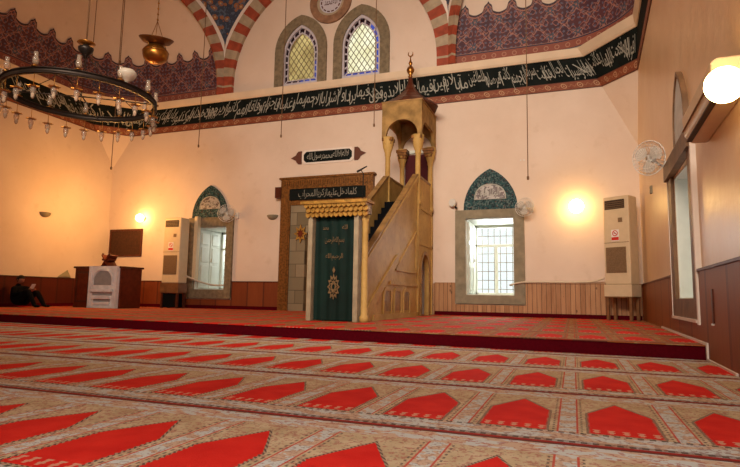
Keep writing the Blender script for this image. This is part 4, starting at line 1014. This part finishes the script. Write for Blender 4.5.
# ================================================================== WALL LAMPS, FANS, SMALL FITTINGS
def globe_lamp(loc, nrm, r, mat, lab, grp='lit globe wall lamps'):
    n = Vector(nrm); t = thing('wall_lamp', lab, 'lamp', loc, 0, grp); L = Vector(loc)
    q = n.to_track_quat('Z', 'Y').to_matrix().to_4x4()
    MB().lathe([(.07, 0), (.07, .02), (.03, .03), (.025, .08), (.05, .10)], L, 14, T=q).build('wall_bracket', M['brass'], t)
    MB().lathe([(r * math.sin(PI * k / 14) + 1e-4, -r * math.cos(PI * k / 14)) for k in range(15)], L + n * (.10 + r * .9), 20).build('glass_globe', mat, t)
    return t
globe_lamp((-14.45, YB, 3.39), (0, -1, 0), .145, M['bulb_back'], 'lit orange globe lamp on the back wall above the notice board')
globe_lamp((.46, YB, 3.20), (0, -1, 0), .19, M['bulb_back'], 'lit globe lamp on the back wall between right window and corner air conditioner')
globe_lamp((xr(.98), .98, 2.41), (-1, 0, 0), .145, M['bulb_near'], 'large glowing globe lamp on the right wall close to the viewer')
def half_bowl(loc, nrm, lab):
    n = Vector(nrm); t = thing('wall_sconce', lab, 'wall light', loc, 0, 'unlit half bowl wall lights'); side = Vector((n.y, -n.x, 0)) if abs(n.z) < .5 else Vector((1, 0, 0))
    mb = MB(); K, N = 7, 14; g = []
    for k in range(K + 1):
        a = PI / 2 * k / K; r = .20 * math.sin(a) + .004; z = -.16 * math.cos(a)
        g.append([mb.vert(Vector(loc) + side * r * math.cos(PI * i / N) + n * (r * .8 * math.sin(PI * i / N)) + Vector((0, 0, z))) for i in range(N + 1)])
    for k in range(K):
        for i in range(N): mb.face((g[k][i], g[k][i + 1], g[k + 1][i + 1], g[k + 1][i]), 0, True)
    mb.face(g[K]); 
    mb.build('bowl_shade', M['stone_light'], t)
    MB().box(-.04, .04, -.01, .03, -.1, .0, T=Matrix.Translation(Vector(loc)) @ n.to_track_quat('Y', 'Z').to_matrix().to_4x4()).build('back_plate', M['stone_light'], t)
half_bowl((-9.05, YB - .001, 3.33), (0, -1, 0), 'unlit half bowl sconce on the back wall left of the mihrab')
half_bowl((XL + .001, 9.30, 3.28), (1, 0, 0), 'unlit half bowl sconce on the left wall')
# small speaker left of right window
sp = thing('wall_speaker', 'small round pale loudspeaker on the back wall left of the right window', 'speaker', (-2.90, YB, 3.46))
q = Vector((-.4, -1, 0)).to_track_quat('Z', 'Y').to_matrix().to_4x4()
MB().lathe([(.05, 0), (.05, .08), (.115, .10), (.125, .16), (.10, .20)], (-2.90, YB, 3.46), 16, T=q).build('speaker_horn', M['plastic_white'], sp)
MB().lathe([(.035, 0), (.035, .05)], (-2.84, YB - .10, 3.32), 10, T=q).build('bracket_knob', M['black'], sp)
def fan(base, head, face, lab, R=.26):
    """bracket from wall to motor, guard ring cage and three blades"""
    t = thing('wall_fan', lab, 'fan', base, 0, 'wall mounted fans'); B, Hd = Vector(base), Vector(head)
    MB().box(-.05, .05, -.05, .05, -.10, .10, T=Matrix.Translation(B)).build('wall_bracket', M['plastic_white'], t)
    MB().tube([B, (B + Hd) / 2 + Vector((0, 0, -.03)), Hd], .018, 8).build('arm', M['plastic_white'], t)
    f = Vector(face).normalized(); q = Matrix.Translation(Hd) @ f.to_track_quat('Z', 'Y').to_matrix().to_4x4()
    MB().lathe([(.05, -.10), (.07, -.06), (.07, .0), (.03, .03)], (0, 0, 0), 14, T=q).build('motor', M['plastic_white'], t)
    mb = MB()
    for j in range(3):
        a0 = 2 * PI * j / 3; pts = []
        for k in range(9):
            a = a0 + 1.5 * k / 8 - .3; rr = R * .88 * (1 - .30 * (abs(k - 4) / 4) ** 2); pts.append((rr * math.cos(a), rr * math.sin(a), .05 + .04 * (k / 8 - .5)))
        c0 = [(.04 * math.cos(a0 + .6), .04 * math.sin(a0 + .6), .06), (.04 * math.cos(a0), .04 * math.sin(a0), .04)]
        idx = [mb.vert(q @ Vector(p)) for p in pts + c0]; mb.face(idx, 0, True)
        idx = [mb.vert(q @ (Vector(p) + Vector((0, 0, .006)))) for p in pts + c0]; mb.face(idx, 0, True)
    mb.build('fan_blades', M['fan_grille'], t)
    mb = MB()
    for k in range(28):
        a = 2 * PI * k / 28; P = [(.04, .10), (.6 * R, .115), (R, .05), (.65 * R, -.01), (.06, -.04)]
        mb.tube([q @ Vector((r * math.cos(a), r * math.sin(a), z)) for r, z in P], .003, 4)
    for r, z in ((R, .05), (.62 * R, .114), (.04, .10), (.8 * R, .09)): mb.tube([q @ Vector((r * math.cos(2 * PI * k / 32), r * math.sin(2 * PI * k / 32), z)) for k in range(33)],   .008 if r == R else .004, 5)
    mb.build('wire_guard', M['plastic_white'], t)
    return t
fan((-10.42, YB - .02, 3.36), (-10.66, YB - .30, 3.40), (.5, -1, .05), 'pale wire guarded fan on the back wall right of the left window lunette', .30)
fan((-.72, YB - .02, 3.22), (-.88, YB - .28, 3.22), (-.2, -1, .05), 'pale wire guarded fan on the back wall right of the right window', .26)
fan((xr(6.25) - .02, 6.25, 2.92), (xr(6.25) - .36, 5.55, 2.93), (-.8, -1, -.15), 'white wall fan on the right wall beside the tall window', .27)
# wall mounted split air conditioner over the right window
sa = thing('split_air_conditioner', 'long beige wall air conditioner on the right wall under the large glowing globe lamp', 'air conditioner', (xr(2.3), 2.3, 2.46))
prof = [(0, .0), (.16, .0), (.235, .08), (.25, .30), (.20, .34), (0, .34)]
mb = MB(); y0, y1_ = 1.36, 3.0; A = [mb.vert((xr(y0) - w, y0, 2.46 + z)) for w, z in prof]; B = [mb.vert((xr(y1_) - w, y1_, 2.46 + z)) for w, z in prof]
mb.face(A); mb.face(B[::-1])
for i in range(len(prof)): j = (i + 1) % len(prof); mb.face((A[i], B[i], B[j], A[j]))
bevel(mb.build('casing', M['plastic_beige'], sa), .02, 3)
mb = MB(); rwall(mb, 1.42, 2.93, 2.465, 2.48, .17, .225); mb.build('air_slot', M['grille'], sa)
mb = MB(); rwall(mb, 1.38, 2.99, 2.60, 2.608, .24, .256); mb.build('front_seam', M['grille2'], sa)
# small fittings on the right wall
mb = MB(); rwall(mb, 8.93, 9.07, 2.97, 3.13, 0, .04); tag(mb.build('wall_box', M['stone_light']), 'small square wall box on the right wall below the fan', 'box')
hk = thing('wall_vent_slot', 'narrow dark vertical slot plate in the brown panelling of the right wall', 'slot', (xr(2.95), 2.95, .43))
mb = MB(); rwall(mb, 2.92, 2.99, .45, .82, .04, .055); mb.build('slot_plate', M['wood_dark'], hk)
mb = MB(); rwall(mb, 2.94, 2.97, .43, .45, .04, .07); mb.build('knob', M['plastic_white'], hk)
tag(MB().box(-1.02, -.98, YB - .02, YB, 4.62, 4.66).box(-.93, -.89, YB - .02, YB, 4.62, 4.66).build('wall_hook', M['plastic_white']), 'pair of tiny white wall hooks high above the right window', 'hook')
# hanging cords left from old lamps
CORDS = [(-7.98, 10.5, 5.53, 'brown cord hanging before the left lattice window'), (-11.02, 10.5, 5.46, 'thin cord hanging left of the red and pale pier'), (-13.09, 9.0, 4.52, 'cord ending low near the left corner'),
         (-.665, 10.0, 3.68, 'long cord ending above the right window'), (-4.95, 10.5, 5.59, 'cord hanging just left of the minbar canopy'), (-13.1, 8.0, 7.6, 'thin cord just right of the chandelier stem'), (-12.0, 8.0, 7.4, 'thin cord between chandelier stem and brass lamp')]
for x, y, z, l in CORDS:
    mb = MB().tube([(x, y, 12.7), (x + .015, y, (z + 12.7) / 2), (x, y, z)], .012, 6); mb.lathe([(.012, -.05), (.028, -.04), (.028, .03), (.01, .05)], (x, y, z), 8)
    tag(mb.build('hanging_cord', M['cord']), l, 'cord', 'cords hanging from the ceiling')

# ================================================================== CHANDELIER
chx, chy, chz, chR = -7.12, 2.53, 3.82, 1.113
ch = thing('chandelier', 'large round iron hoop chandelier hung with small glass lamps at upper left', 'chandelier', (chx, chy, chz))
mb = MB(); N = 72
for r0, r1, z0, z1 in ((chR - .012, chR + .012, -.035, .035), (chR - .03, chR + .03, .030, .045), (chR - .03, chR + .03, -.045, -.030)):
    g = [[mb.vert((chx + r * math.cos(2 * PI * k / N), chy + r * math.sin(2 * PI * k / N), chz + z)) for k in range(N)] for r, z in ((r0, z0), (r1, z0), (r1, z1), (r0, z1))]
    for q in range(4):
        for k in range(N): mb.face((g[q][k], g[q][(k + 1) % N], g[(q + 1) % 4][(k + 1) % N], g[(q + 1) % 4][k]), 0, True)
mb.build('iron_hoop', M['iron'], ch)
mb = MB(); N = 72; r = chR * .99
mb.tube([(chx, chy, 12.7), (chx, chy, chz + .90)], .012, 8).build('stem', M['cord'], ch)
MB().lathe([(.02, .66), (.03, .70), (.06, .74), (.11, .80), (.12, .85), (.05, .89), (.02, .93)], (chx, chy, chz), 16).build('hub', M['dark_metal'], ch)
MB().lathe([(.03, .90), (.14, .93), (.13, .945), (.03, .93)], (chx, chy, chz), 20).build('brass_plate', M['brass'], ch)
for k in range(6):
    a = 2 * PI * k / 6 + .35
    MB().tube([(chx + .05 * math.cos(a), chy + .05 * math.sin(a), chz + .72), (chx + .5 * chR * math.cos(a), chy + .5 * chR * math.sin(a), chz + .30), (chx + chR * math.cos(a), chy + chR * math.sin(a), chz + .03)], .006, 6).build('stay_rod', M['iron'], ch)
for k in range(4):
    a = 2 * PI * k / 4 + .6
    MB().tube([(chx, chy, chz + .02), (chx + chR * math.cos(a), chy + chR * math.sin(a), chz)], .010, 6).build('spoke', M['iron'], ch)
def lamp_local():
    """hanging lamp, origin at the hoop"""
    rod = MB().tube([(0, 0, -.03), (0, 0, -.29)], .005, 6)
    lamp_tip = True; star = []
    for k in range(16):
        a = PI * k / 8; rr = .085 if k % 2 == 0 else .05; star.append((rr * math.cos(a), rr * math.sin(a)))
    rod.prism(star, lambda u, v, w: (u, v, w), -.245, -.235)
    g = MB().lathe([(.018, -.24), (.030, -.255), (.042, -.29), (.040, -.325), (.026, -.36), (.029, -.38), (.022, -.405), (.008, -.425)], (0, 0, 0), 12)
    return rod, g
rod, gl = lamp_local()
lamp0 = rod.build('hanging_lamp', M['brass'], ch, local=True); lamp0.location = (chR, 0, 0)
g0 = gl.build('glass_bulb', M['lamp_glass'], lamp0, local=True)
MB().lathe([(.006, -.33), (.020, -.35), (.024, -.375), (.018, -.40), (.006, -.415)], (0, 0, 0), 10).build('bulb_glint', M['sign_white'], lamp0, local=True)  # white core inside the glass, standing for its highlight
for k in range(1, 24):
    a = 2 * PI * k / 24
    c = copy_tree(lamp0, ch, (chR * math.cos(a), chR * math.sin(a), 0)); c.rotation_euler = (0, 0, random.random() * 3)
up = MB().lathe([(.05, .045), (.06, .055), (.02, .06), (.016, .09)], (0, 0, 0), 12)
cup0 = up.build('standing_lamp', M['brass'], ch, local=True); a = math.radians(15); cup0.location = (chR * math.cos(a), chR * math.sin(a), 0)
MB().lathe([(.016, .085), (.035, .10), (.045, .14), (.038, .19), (.026, .21), (.032, .25), (.034, .27)], (0, 0, 0), 12).build('glass_chimney', M['lamp_glass'], cup0, local=True)
for k in range(1, 12):
    a = math.radians(15 + 30 * k); copy_tree(cup0, ch, (chR * math.cos(a), chR * math.sin(a), 0))
# milky bowl standing on the hoop
a = math.radians(-5)
MB().lathe([(.02, .045), (.03, .07), (.09, .10), (.135, .16), (.14, .20), (.11, .245), (.05, .26)], (-6.02, 2.34, chz), 18).build('milky_glass_bowl', M['milk_glass'], ch)
MB().tube([(-6.02, 2.34, chz + .05), (-6.02, 2.34, chz + .0)], .012, 6).build('bowl_bracket', M['iron'], ch)

# hanging brass lamp to the right of it
bx, by, bz = -8.87, 6.0, 6.10
M['brass_dark'] = simple('dark_aged_brass', (.16, .065, .02), .38, .7, var=.3)
bl = thing('brass_hanging_lamp', 'brass hanging oil lamp with wide dish lid right of the chandelier stem', 'lamp', (bx, by, bz))
MB().lathe([(.05, 0), (.16, .02), (.26, .09), (.295, .20), (.285, .30), (.22, .38), (.18, .42)], (bx, by, bz), 28).build('lamp_body', M['brass'], bl)
MB().lathe([(.288, .245), (.305, .26), (.288, .275)], (bx, by, bz), 28).build('raised_band', M['brass'], bl)
T = Matrix.Translation((bx, by, bz + .54)) @ Matrix.Rotation(math.radians(9), 4, 'Y') @ Matrix.Rotation(math.radians(10), 4, 'X')
MB().lathe([(.12, -.10), (.30, -.04), (.39, .05), (.395, .065), (.30, -.01), (.08, -.06)], (0, 0, 0), 32, T=T).build('dish_lid', M['brass_dark'], bl)
MB().lathe([(.15, .38), (.16, .44), (.10, .50), (.06, .56)], (bx, by, bz), 16).build('neck', M['dark_metal'], bl)
mb = MB()
for k in range(3):
    a = 2 * PI * k / 3 + .4; mb.tube([(bx + .27 * math.cos(a), by + .27 * math.sin(a), bz + .26), (bx, by, bz + 1.05)], .007, 6)
mb.build('suspension_chain', M['brass'], bl)
mb = MB(); z = bz + 1.05
mb.tube([(bx, by, z), (bx, by, 12.7)], .010, 6)
while z < 12.6: mb.lathe([(.008, 0), (.026, .03), (.008, .07)], (bx, by, z), 6); z += .14
mb.build('hanging_chain', M['brass'], bl)

# ================================================================== PERSON sitting against the left wall
pr = thing('person', 'person in black clothes sitting by the left wall, knees up, reading a leaflet', 'person', (-15.74, 8.35, ZP))
def skinned(name, joints, bones, mat, parent, sub=2):
    me = bpy.data.meshes.new(name); J = [Vector(j[:3]) for j in joints]
    me.from_pydata([tuple(p) for p in J], bones, []); o = bpy.data.objects.new(name, me); C.objects.link(o); me.materials.append(mat)
    o.modifiers.new('skin', 'SKIN'); 
    for i, j in enumerate(joints):
        sv = me.skin_vertices[0].data[i]; sv.radius = (j[3], j[4] if len(j) > 4 else j[3]); sv.use_root = (i == 0)
    o.modifiers['skin'].use_smooth_shade = True
    sb = o.modifiers.new('sub', 'SUBSURF'); sb.levels = sub; sb.render_levels = sub
    dg = bpy.context.evaluated_depsgraph_get(); dg.update(); m2 = bpy.data.meshes.new_from_object(o.evaluated_get(dg)); m2.name = name
    for p in m2.polygons: p.use_smooth = True
    o.modifiers.clear(); o.data = m2; o.parent = parent; o.location = -Vector(parent.location) ; return o
px, py, pz = -15.74, 8.35, ZP

J = [(px, py, pz + .13, .15, .17), (px - .06, py, pz + .30, .14, .17), (px - .08, py, pz + .48, .15, .19), (px - .05, py, pz + .60, .07, .07), (px - .02, py, pz + .66, .055, .055),   # pelvis..neck
     (px + .06, py - .17, pz + .52, .075), (px + .16, py - .24, pz + .36, .055), (px + .34, py - .12, pz + .44, .04), (px + .40, py - .09, pz + .46, .03),    # near arm
     (px + .02, py + .19, pz + .52, .075), (px + .14, py + .26, pz + .36, .055), (px + .34, py + .06, pz + .42, .04), (px + .40, py + .02, pz + .45, .03),
     (px + .10, py - .11, pz + .14, .11), (px + .46, py - .13, pz + .50, .075), (px + .72, py - .13, pz + .10, .05), (px + .74, py - .13, pz + .05, .045), (px + .92, py - .14, pz + .045, .035),
     (px + .10, py + .11, pz + .14, .11), (px + .40, py + .15, pz + .46, .075), (px + .66, py + .16, pz + .10, .05), (px + .68, py + .16, pz + .05, .045), (px + .86, py + .18, pz + .045, .035)]
Bn = [(0, 1), (1, 2), (2, 3), (3, 4), (2, 5), (5, 6), (6, 7), (7, 8), (2, 9), (9, 10), (10, 11), (11, 12), (0, 13), (13, 14), (14, 15), (15, 16), (16, 17), (0, 18), (18, 19), (19, 20), (20, 21), (21, 22)]
skinned('clothed_body', J, Bn, M['clothes'], pr)
hx, hz = px + .02, pz + .78
mb = MB(); N, K = 20, 14; T = Matrix.Translation((hx, py, hz)) @ Matrix.Rotation(math.radians(22), 4, 'Y')
rows = []
for k in range(K + 1):
    b = PI * k / K; row = []
    for i in range(N):
        a = 2 * PI * i / N; x, y, z = math.cos(a) * math.sin(b) * .098, math.sin(a) * math.sin(b) * .075, -math.cos(b) * .118
        if z < -.02: x *= 1 - .15 * (-z - .02) / .1; y *= 1 - .28 * (-z - .02) / .1
        if abs(a) < .2 or a > 2 * PI - .2:
            if -.045 < z < .01: x += .020
        row.append(mb.vert(T @ Vector((x, y, z))))
    rows.append(row)
for k in range(K):
    for i in range(N): mb.face((rows[k][i], rows[k][(i + 1) % N], rows[k + 1][(i + 1) % N], rows[k + 1][i]), 0, True)
hd = mb.build('head', M['skin'], pr)
mb = MB()
for sy in (-1, 1): mb.lathe([(.004, -.006), (.010, 0), (.004, .006)], (0, 0, 0), 8, T=T @ Matrix.Translation((.088, sy * .03, .012)))
mb.build('eyes', M['hair'], hd)
mb = MB(); mb.box(.083, .092, -.022, .022, -.066, -.060, T=T); mb.build('mouth', M['wood_red'], hd)
mb = MB()
for sy in (-1, 1): mb.lathe([(.012, -.03), (.02, 0), (.012, .03)], (0, 0, 0), 8, T=T @ Matrix.Translation((-.005, sy * .076, -.005)) @ Matrix.Scale(.5, 4, Vector((0, 1, 0))))
mb.build('ears', M['skin'], hd)
mb = MB(); rows = []
for k in range(K + 1):
    b = PI * k / K; row = []
    for i in range(N):
        a = 2 * PI * i / N; x, y, z = math.cos(a) * math.sin(b) * .108 - .008, math.sin(a) * math.sin(b) * .085, -math.cos(b) * .128 + .004
        if z < .05 and x > 0: x *= .55
        if z < -.03: x = max(x, -.095) * .8; y *= .8
        row.append(mb.vert(T @ Vector((x, y, z))))
    rows.append(row)
for k in range(4, K):
    for i in range(N): mb.face((rows[k][i], rows[k][(i + 1) % N], rows[k + 1][(i + 1) % N], rows[k + 1][i]), 0, True)
mb.build('hair', M['hair'], pr)
# hands with five fingers each
for sy, (wx, wy, wz) in ((-1, (px + .40, py - .09, pz + .46)), (1, (px + .40, py + .02, pz + .45))):
    Jn = [(wx, wy, wz, .024, .018), (wx + .05, wy - .004 * sy, wz + .025, .030, .016)]
    Bh = [(0, 1)]
    for f in range(4):
        o_ = (f - 1.5) * .019; i = len(Jn); L = (.9, 1.0, .95, .78)[f]
        Jn += [(wx + .075, wy + o_, wz + .035, .010), (wx + .075 + .028 * L, wy + o_, wz + .060 * L, .009), (wx + .075 + .022 * L, wy + o_ * .9, wz + .088 * L, .0075)]
        Bh += [(1, i), (i, i + 1), (i + 1, i + 2)]
    i = len(Jn); Jn += [(wx + .03, wy - sy * .030, wz + .03, .011), (wx + .05, wy - sy * .038, wz + .058, .009), (wx + .058, wy - sy * .02, wz + .08, .008)]; Bh += [(0, i), (i, i + 1), (i + 1, i + 2)]
    skinned('hand', Jn, Bh, M['skin'], pr, 1)
tag(MB().box(-.006, .006, -.06, .06, -.06, .12, T=Matrix.Translation((-15.74 + (px + .475 + 15.74) * 1.22, py - .035, ZP + .56 * 1.08)) @ Matrix.Rotation(math.radians(35), 4, 'Y')).build('paper_leaflet', M['sign_white']), 'small pale leaflet held in the hands of the person in black', 'leaflet')

pr.scale = (1.22, 1.3, 1.08)
bpy.data.objects.remove(_fo, do_unlink=True)

# ================================================================== LIGHT
w = bpy.data.worlds.new('sky'); sc.world = w; w.use_nodes = True; nt = w.node_tree; nt.nodes.clear()
bg = nt.nodes.new('ShaderNodeBackground'); bg.inputs[0].default_value = (.90, .96, 1, 1); bg.inputs[1].default_value = 1.35
wo = nt.nodes.new('ShaderNodeOutputWorld'); nt.links.new(bg.outputs[0], wo.inputs[0])
def area(name, loc, look, sx, sy, power, col, spread=180):
    l = bpy.data.lights.new(name, 'AREA'); l.shape = 'RECTANGLE'; l.size = sx; l.size_y = sy; l.energy = power; l.color = col; l.spread = math.radians(spread)
    o = bpy.data.objects.new(name, l); C.objects.link(o); o.location = loc; o.rotation_euler = (Vector(look) - Vector(loc)).to_track_quat('-Z', 'Y').to_euler(); return o
def point(name, loc, power, col, r=.3):
    l = bpy.data.lights.new(name, 'POINT'); l.energy = power; l.color = col; l.shadow_soft_size = r
    o = bpy.data.objects.new(name, l); C.objects.link(o); o.location = loc; return o
# daylight through the deep lower windows
area('daylight_window_right', (-1.9, YB + 2.3, 2.7), (-1.9, YB - 1.2, .2), 1.3, 1.6, 270, (.95, .98, 1))
area('daylight_window_left', (-11.45, YB + 2.3, 2.7), (-11.45, YB - 2.5, .2), 1.2, 1.6, 70, (.95, .98, 1))
area('daylight_window_side', (3.6, 5.0, 2.6), (0, 4.6, .2), 1.4, 1.6, 40, (.95, .98, 1))
# warm fill added high behind the viewer, then daylight from a side window
area('entrance_fill', (-2.5, YF + .3, 8.0), (-4.0, YB, 4.2), 7, 2.5, 680, (1, .84, .68), 85)
area('side_window_daylight', (1.35, -4.4, 2.1), (-2.4, -1.2, 0), 2.2, 1.8, 250, (1, .97, .94))
# unseen warm point fills added high in the hall, no lamp fittings there
for x, y in ((-12.5, -2.0), (-1.5, -3.0)): point('warm_fill', (x, y, 5.2), 60, (1, .62, .30), .5)
point('left_lamp_glow', (-13.9, 9.9, 3.5), 300, (1, .47, .12), .25)

# ================================================================== CAMERA
f = 550.39; yaw, pit, rol = map(math.radians, (-20.239, 6.5345, .9477))
Fv = Vector((math.sin(yaw) * math.cos(pit), math.cos(yaw) * math.cos(pit), math.sin(pit))); Rv = Vector((math.cos(yaw), -math.sin(yaw), 0)); Uv = Rv.cross(Fv)
R2 = Rv * math.cos(rol) + Uv * math.sin(rol); U2 = -Rv * math.sin(rol) + Uv * math.cos(rol)
cam = bpy.data.cameras.new('camera'); co = bpy.data.objects.new('camera', cam); C.objects.link(co)
m = Matrix((R2, U2, -Fv)).transposed().to_4x4(); m.translation = (.31838, -3.97081, .67918); co.matrix_world = m
cam.sensor_width = 36; cam.sensor_fit = 'HORIZONTAL'; cam.lens = f / 740 * 36; cam.clip_end = 100; cam.clip_start = .05
sc.camera = co
sc.view_settings.view_transform = 'Standard'; sc.view_settings.look = 'None'; sc.view_settings.gamma = 1; sc.view_settings.use_curve_mapping = False
sc.view_settings.exposure = 0
sc.cycles.use_denoising = True; sc.cycles.max_bounces = 8; sc.cycles.diffuse_bounces = 4; sc.cycles.transparent_max_bounces = 12
sc.cycles.sample_clamp_indirect = 6
